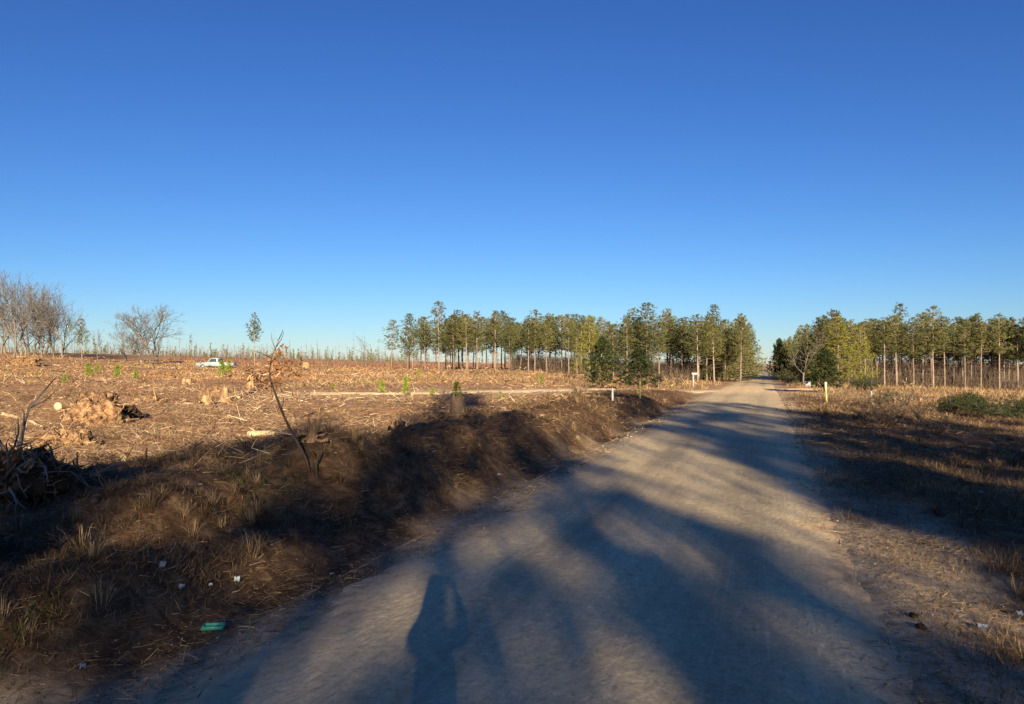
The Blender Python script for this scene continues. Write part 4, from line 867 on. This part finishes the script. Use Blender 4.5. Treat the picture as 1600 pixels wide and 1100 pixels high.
# dry grass and weeds near the road
x, y = scatter(620000, 3.2, 46); t = road_t(x, y)
cl = fbm(x * .9, y * .9, 91, 3); cl2 = fbm(x * .25, y * .25, 93, 3)
dens = np.where(t < 0, sst(2.5, 3.1, -t) * (1.0 - .72 * sst(5.0, 8.5, -t)), np.where(y > 8, sst(1.75, 2.05, t), sst(1.85, 2.6, t)))
keep = rng.random(len(x)) < dens * np.clip(.48 + .9 * cl + .5 * cl2, .10, 1); keep &= (seg_dist(x, y, TP) > 1.4)
x, y, t, cl2 = x[keep], y[keep], t[keep], cl2[keep]; n = len(x); z = ground_z(x, y)
tall = np.clip(.55 + 1.3 * fbm(x * 1.7, y * 1.7, 95, 2), .12, 1.5)
Lb = (.05 + .16 * tall * rng.uniform(.3, 1, n)) * np.where((t > 0) & (t < 2.8), .6, np.where(t < 0, .68, .9)) * (1 + y / 60); Wb = np.maximum(.0035, y * .00042) * rng.uniform(.6, 1.4, n)
lean = rng.normal(0, .75, (n, 2)); D = np.stack([lean[:, 0], lean[:, 1], np.ones(n)], 1)
V, F4, F3 = blades(np.stack([x, y, z - .01], 1), D, Lb, Wb, rng, .35)
obj('dry_grass', mesh('dry_grass', V, [F4, F3], M['straw'], attr={'rnd': np.repeat(np.clip(rng.normal(.44, .22, n) + .22 * cl2 - .10 * (t < 0), 0, 1), 5)}), kind='stuff')
# green blades on the bank
x, y = scatter(60000, 4, 20); t = road_t(x, y); keep = (t < -2.8) & (t > -5.5) & (fbm(x * .8, y * .8, 191, 2) > .40); x, y = x[keep], y[keep]; n = len(x)
D = np.concatenate([rng.normal(0, .5, (n, 2)), np.ones((n, 1))], 1); V, F4, F3 = blades(np.stack([x, y, ground_z(x, y) - .01], 1), D, rng.uniform(.05, .16, n), np.full(n, .006), rng, .3)
obj('bank_weeds', mesh('bank_weeds', V, [F4, F3], M['shrub'], attr={'rnd': np.repeat(rng.random(n), 5)}), kind='stuff')
# wood litter left by the felling
x, y = scatter(150000, 3.5, 130); t = road_t(x, y); cl = fbm(x * .35, y * .35, 97, 3)
keep = (rng.random(len(x)) < np.where(t < 0, .7 * sst(3.0, 7.5, -t), .55 * sst(3.2, 6, t)) * np.clip(.30 + 1.1 * cl + .9 * vnoise(x * .10, y * .45, 98), .03, 1)) & offroad(x, y, 2.6); x, y = x[keep], y[keep]; n = len(x); z = ground_z(x, y)
up = np.abs(rng.normal(0, .28, n)); th = rng.uniform(0, 6.28, n); L = np.maximum(.03, .0042 * y + .03) * rng.lognormal(0, .6, n); L = np.minimum(L * .62, .6); Rr = np.maximum(.0025, .00034 * y) * rng.lognormal(.1, .45, n)
d = np.stack([np.cos(th) * np.cos(up), np.sin(th) * np.cos(up), np.sin(up)], 1); P0 = np.stack([x, y, z + Rr * .4], 1); V, F = sticks(P0, P0 + d * L[:, None], Rr, Rr * .5, 4)
obj('wood_litter', mesh('wood_litter', V, F, M['chips'], attr={'rnd': np.repeat(np.clip(rng.beta(2.2, 2.6, n) + .12 * (rng.random(n) < .05), 0, 1), 8)}), kind='stuff')
# irregular drifts of slash: denser tangles of sticks and root bits
cx, cy = scatter(420, 9, 120, .8); keep = (road_t(cx, cy) < -5.5) & (seg_dist(cx, cy, TP) > 3) & (np.hypot(cx - 15, cy - 51) > 9); cx, cy = cx[keep], cy[keep]; m_ = len(cx)
sz_ = rng.lognormal(-.55, .5, m_) * (1 + cy / 60); per = 110; n = m_ * per; px_ = np.repeat(cx, per) + rng.normal(0, 1, n) * np.repeat(sz_, per) * .9; py_ = np.repeat(cy, per) + rng.normal(0, 1, n) * np.repeat(sz_, per) * .4
keep = road_t(px_, py_) < -4.5; px_, py_, S_ = px_[keep], py_[keep], np.repeat(sz_, per)[keep]; tone = np.repeat(rng.beta(2, 2, m_), per)[keep]; n = len(px_)
th = rng.uniform(0, 6.28, n); up = np.abs(rng.normal(.15, .45, n)); d = np.stack([np.cos(th) * np.cos(up), np.sin(th) * np.cos(up), np.sin(up)], 1)
P0 = np.stack([px_, py_, ground_z(px_, py_) + S_ * .22 * np.abs(rng.normal(0, .5, n))], 1); Rr = np.maximum(.003, .00022 * py_) * rng.lognormal(.1, .55, n); V, F = sticks(P0 - d * .02, P0 + d * (np.minimum(S_, 1.1) * .24 * rng.lognormal(-.3, .5, n))[:, None], Rr, Rr * .5, 4)
obj('slash_litter', mesh('slash_litter', V, F, M['chips'], attr={'rnd': np.repeat(np.clip(tone * .6 + rng.normal(.16, .2, n), 0, 1), 8)}), kind='stuff')
# tussocks: long blades drooping out of one root on bank and verge
cx, cy = scatter(9500, 3.6, 34, .8); ct = road_t(cx, cy); keep = (((ct < -2.75) & (ct > -7.0)) | ((ct > 2.9) & (ct < 12))) & (rng.random(len(cx)) < .30 + .9 * fbm(cx * .5, cy * .5, 141, 2)) & (seg_dist(cx, cy, TP) > 2); cx, cy = cx[keep], cy[keep]; m_ = len(cx); per = 46; n = m_ * per
th = rng.uniform(0, 6.28, n); ln = np.repeat(rng.lognormal(-2.1, .4, m_), per) * rng.uniform(.5, 1.25, n) * (1 + np.repeat(cy, per) / 45); lean = rng.uniform(.1, 1.3, n); D = np.stack([np.cos(th) * lean, np.sin(th) * lean, np.ones(n)], 1); D /= np.linalg.norm(D, axis=1, keepdims=True)
rad_ = np.repeat(.04 + .02 * rng.random(m_), per); bx = np.repeat(cx, per) + np.cos(th) * rad_ * rng.random(n); by = np.repeat(cy, per) + np.sin(th) * rad_ * rng.random(n); C0 = np.stack([bx, by, ground_z(bx, by) - .015], 1); W_ = np.maximum(.004, .0004 * by) * rng.uniform(.6, 1.4, n)
side = np.stack([-np.sin(th), np.cos(th), 0 * th], 1) * (W_ / 2)[:, None]; C1 = C0 + D * (ln * .5)[:, None]; C2 = C1 + (D * [1, 1, .35]) * (ln * .35)[:, None]; C3 = C2 + (D * [1, 1, -.45]) * (ln * .3)[:, None]
V = np.stack([C0 - side, C0 + side, C1 + side * .9, C1 - side * .9, C2 + side * .6, C2 - side * .6, C3], 1).reshape(-1, 3); b_ = (np.arange(n) * 7)[:, None]; tn = np.repeat(rng.beta(2.2, 2.4, m_), per)
obj('grass_tussocks', mesh('grass_tussocks', V, [b_ + np.array([[0, 1, 2, 3]]), b_ + np.array([[3, 2, 4, 5]]), b_ + np.array([[5, 4, 6]])], M['straw'], attr={'rnd': np.repeat(np.clip(tn * .8 + rng.normal(.05, .12, n), 0, 1), 7)}), kind='stuff')
# pine straw and leaf bits lying on the verges
x, y = scatter(260000, 3.2, 24, .8); t = road_t(x, y); keep = (np.abs(t) > 1.5) & (rng.random(len(x)) < np.clip(.32 + .9 * fbm(x * 1.1, y * 1.1, 151, 3), .06, 1) * sst(1.45, 2.5, np.abs(t))); x, y = x[keep], y[keep]; n = len(x)
D = np.concatenate([rng.normal(0, 1, (n, 2)), rng.uniform(-.05, .35, (n, 1))], 1); V, F4, F3 = blades(np.stack([x, y, np.where(np.abs(t[keep]) < 1.8, road_surface(x, y), ground_z(x, y)) + .008], 1), D, rng.uniform(.03, .13, n) * (1 + y / 25), np.maximum(.0028, .00045 * y) * rng.lognormal(0, .4, n), rng, .12)
obj('pine_straw', mesh('pine_straw', V, [F4, F3], M['straw'], attr={'rnd': np.repeat(np.clip(rng.normal(.5, .24, n), 0, 1), 5)}), kind='stuff')
# low rusty and yellow-green weeds over the far field
x, y = scatter(240000, 16, 150, .9); t = road_t(x, y); cl = fbm(x * .16, y * .16, 101, 3); band = sst(34, 60, y)
keep = (rng.random(len(x)) < (.12 + .75 * band) * np.clip(.45 + 1.1 * cl, 0.02, 1)) & (np.abs(t) > 3.6) & (seg_dist(x, y, TP) > 1.9) & ((t < 0) | (y > 48)) & (np.hypot(x - 15, y - 51) > 8); x, y = x[keep], y[keep]; n = len(x)
D = np.concatenate([rng.normal(0, 1.1, (n, 2)), np.ones((n, 1))], 1); g_ = np.clip(rng.normal(.36, .20, n) + 1.05 * np.clip(fbm(x * .11, y * .11, 103, 3), 0, 1), 0, 1)
V, F4, F3 = blades(np.stack([x, y, ground_z(x, y) - .02], 1), D, rng.lognormal(-1.75, .45, n) * (.7 + .5 * band[keep]), np.maximum(.010, .00055 * y) * rng.lognormal(0, .4, n), rng, .3)
obj('field_weeds', mesh('field_weeds', V, [F4, F3], M['weeds'], attr={'rnd': np.repeat(g_, 5)}), kind='stuff')
# straw-coloured grass round the junction and along the right stand
x, y = scatter(100000, 36, 110, .75); t = road_t(x, y); di = np.hypot(x - 15, y - 51)
keep = (np.abs(t) > 2.9) & (seg_dist(x, y, TP) > 2.0) & (((di < 26) & (y > 53)) | ((t > 4) & (y > 46) & (y < 80))) & (fbm(x * .2, y * .2, 111, 2) > -.25); x, y = x[keep], y[keep]; n = len(x)
D = np.concatenate([rng.normal(0, .6, (n, 2)), np.ones((n, 1))], 1); V, F4, F3 = blades(np.stack([x, y, ground_z(x, y) - .02], 1), D, rng.lognormal(-1.25, .5, n), np.maximum(.010, .0004 * y), rng, .3)
obj('broom_grass', mesh('broom_grass', V, [F4, F3], M['straw'], attr={'rnd': np.repeat(np.clip(rng.normal(.46, .24, n) + .4 * fbm(x * .3, y * .3, 113, 2), 0, 1), 5)}), kind='stuff')
# dead underbrush inside the right-hand stand
x = rng.uniform(26, 110, 60000); y = rng.uniform(72, 135, 60000); t = road_t(x, y); keep = (t > 7) & (y > 80 - (x - 33) * .41); x, y = x[keep], y[keep]; n = len(x)
P0 = np.stack([x, y, ground_z(x, y) - .05], 1); d = np.concatenate([rng.normal(0, .3, (n, 2)), np.ones((n, 1))], 1); V, F = sticks(P0, P0 + d * rng.uniform(.6, 3.0, n)[:, None], np.full(n, .016), np.full(n, .006), 3)
xb = rng.uniform(0, 30, 26000); yb = rng.uniform(82, 128, 26000); keep = (road_t(xb, yb) < -6) & (yb > 99 - .76 * xb + 2 * fbm(xb * .3, yb * .3, 171, 2)); xb, yb = xb[keep], yb[keep]; nb_ = len(xb)
Pb = np.stack([xb, yb, ground_z(xb, yb) - .05], 1); Vb, Fb = sticks(Pb, Pb + np.concatenate([rng.normal(0, .3, (nb_, 2)), np.ones((nb_, 1))], 1) * rng.uniform(.4, 2.4, nb_)[:, None], np.full(nb_, .016), np.full(nb_, .006), 3)
F = np.concatenate([F, Fb + len(V)]); V = np.concatenate([V, Vb]); n = n + nb_
obj('underbrush', mesh('underbrush', V, F, M['brush'], attr={'rnd': np.repeat(rng.random(n), 6)}), kind='stuff')
# gravel on the shoulders
x, y = scatter(260000, 3.2, 34); t = road_t(x, y); keep = ((np.abs(t) > 1.2) & (np.abs(t) < 3.4) & (rng.random(len(x)) < np.exp(-((np.abs(t) - 1.95) / .42) ** 2))) | ((rng.random(len(x)) < .11 * np.clip(.5 + 1.2 * fbm(t * 1.5, y * .4, 161, 3), .08, 1.3)) & (np.abs(t) < 1.8)); x, y = x[keep], y[keep]; n = len(x)
r = np.maximum(.0025, .00042 * y) * rng.lognormal(0, .55, n); zz = np.where(np.abs(road_t(x, y)) < 1.85, road_surface(x, y), np.maximum(ground_z(x, y), -9)); c = np.stack([x, y, zz + r * .2], 1)
oct_ = np.array([(1, 0, 0), (0, 1, 0), (-1, 0, 0), (0, -1, 0), (0, 0, .8), (0, 0, -.8)]); V = c[:, None, :] + oct_[None] * r[:, None, None] * rng.uniform(.6, 1.3, (n, 6, 1))
f = np.array([(0, 1, 4), (1, 2, 4), (2, 3, 4), (3, 0, 4), (1, 0, 5), (2, 1, 5), (3, 2, 5), (0, 3, 5)]); F = (np.arange(n) * 6)[:, None, None] + f[None]
obj('gravel', mesh('gravel', V.reshape(-1, 3), F.reshape(-1, 3), M['pebble'], attr={'rnd': np.repeat(rng.beta(2, 3, n), 6)}), kind='stuff')
# fallen leaves and needles
x, y = scatter(46000, 3.2, 26); t = road_t(x, y); keep = (np.abs(t) > 2.0) & (rng.random(len(x)) < .35 + .6 * fbm(x * .8, y * .8, 121, 2)) ; x, y = x[keep], y[keep]; n = len(x)
D = np.concatenate([rng.normal(0, 1, (n, 2)), rng.uniform(0, .5, (n, 1))], 1); V, F4, F3 = blades(np.stack([x, y, ground_z(x, y) + .006], 1), D, rng.uniform(.012, .036, n) * (1 + y / 30), rng.uniform(.004, .011, n) * (1 + y / 30), rng, .4)
obj('fallen_leaves', mesh('fallen_leaves', V, [F4, F3], M['chips'], attr={'rnd': np.repeat(np.clip(rng.normal(.26, .16, n), 0, 1), 5)}), kind='stuff')
# rusty brush line and far woods
x = rng.uniform(-70, 40, 16000); y = rng.uniform(150, 230, 16000); D = np.concatenate([rng.normal(0, .4, (16000, 2)), np.ones((16000, 1))], 1); keep = np.abs(road_t(x, y)) > 8; x, y, D = x[keep], y[keep], D[keep]; n = len(x)
V, F4, F3 = blades(np.stack([x, y, ground_z(x, y) - .05], 1), D, rng.uniform(.4, 1.4, n), np.full(n, .11), rng, .3)
obj('rusty_brush', mesh('rusty_brush', V, [F4, F3], M['redbrush'], attr={'rnd': np.repeat(rng.random(n), 5)}), kind='stuff')
def far_woods(name, x0, x1, n, d0, d1, h0, h1, ev):
    px = rng.uniform(x0, x1, n); d = rng.uniform(d0, d1, n); x = (px - 800) / F_PX * d; z = ground_z(x, d); keep = (np.abs(road_t(x, d)) > 9) | (d > 340); x, d, z = x[keep], d[keep], z[keep]; n = len(x)
    h = rng.uniform(h0, h1, n) * (1 + .5 * fbm(x * .03, d * 0, 131, 2)); P0 = np.stack([x, d, z - .3], 1); P1 = P0 + np.stack([rng.normal(0, .2, n), rng.normal(0, .2, n), h], 1)
    hk = rng.lognormal(-.25, .4, n); P1 = P0 + (P1 - P0) * hk[:, None]; h = h * hk; ks = rng.random(n) < .35; Va, Fa = sticks(P0[ks], P1[ks], np.full(ks.sum(), .055), np.full(ks.sum(), .02), 3); aa = np.repeat(rng.uniform(.0, .35, ks.sum()), 6)
    m = 34; f = rng.uniform(.05, 1.0, (n, m)); base = P0[:, None] + (P1 - P0)[:, None] * f[..., None]
    evg = rng.random(n) < ev; D = rng.normal(0, 1, (n, m, 3)); D[..., 2] = np.abs(D[..., 2]) * 1.3 + .2
    L = (h[:, None] * .16 * (1.15 - f) + .35) * rng.uniform(.6, 1.4, (n, m)); W = np.where(evg, .26, .06)[:, None] * np.ones((n, m))
    Vb, F4, F3 = blades(base.reshape(-1, 3), D.reshape(-1, 3), L.ravel(), W.ravel(), rng, .25); ab = np.repeat(np.where(evg[:, None], rng.uniform(.78, 1, (n, m)), rng.uniform(.0, .6, (n, m))).ravel(), 5)
    obj(name, mesh(name, np.concatenate([Va, Vb]), [Fa, F4 + len(Va), F3 + len(Va)], M['farwood'], attr={'rnd': np.concatenate([aa, ab])}), kind='stuff')
far_woods('distant_woods', -250, 660, 2000, 210, 340, 1.6, 5.0, .16)
far_woods('distant_woods', 560, 1900, 900, 380, 620, 4, 9, .25)
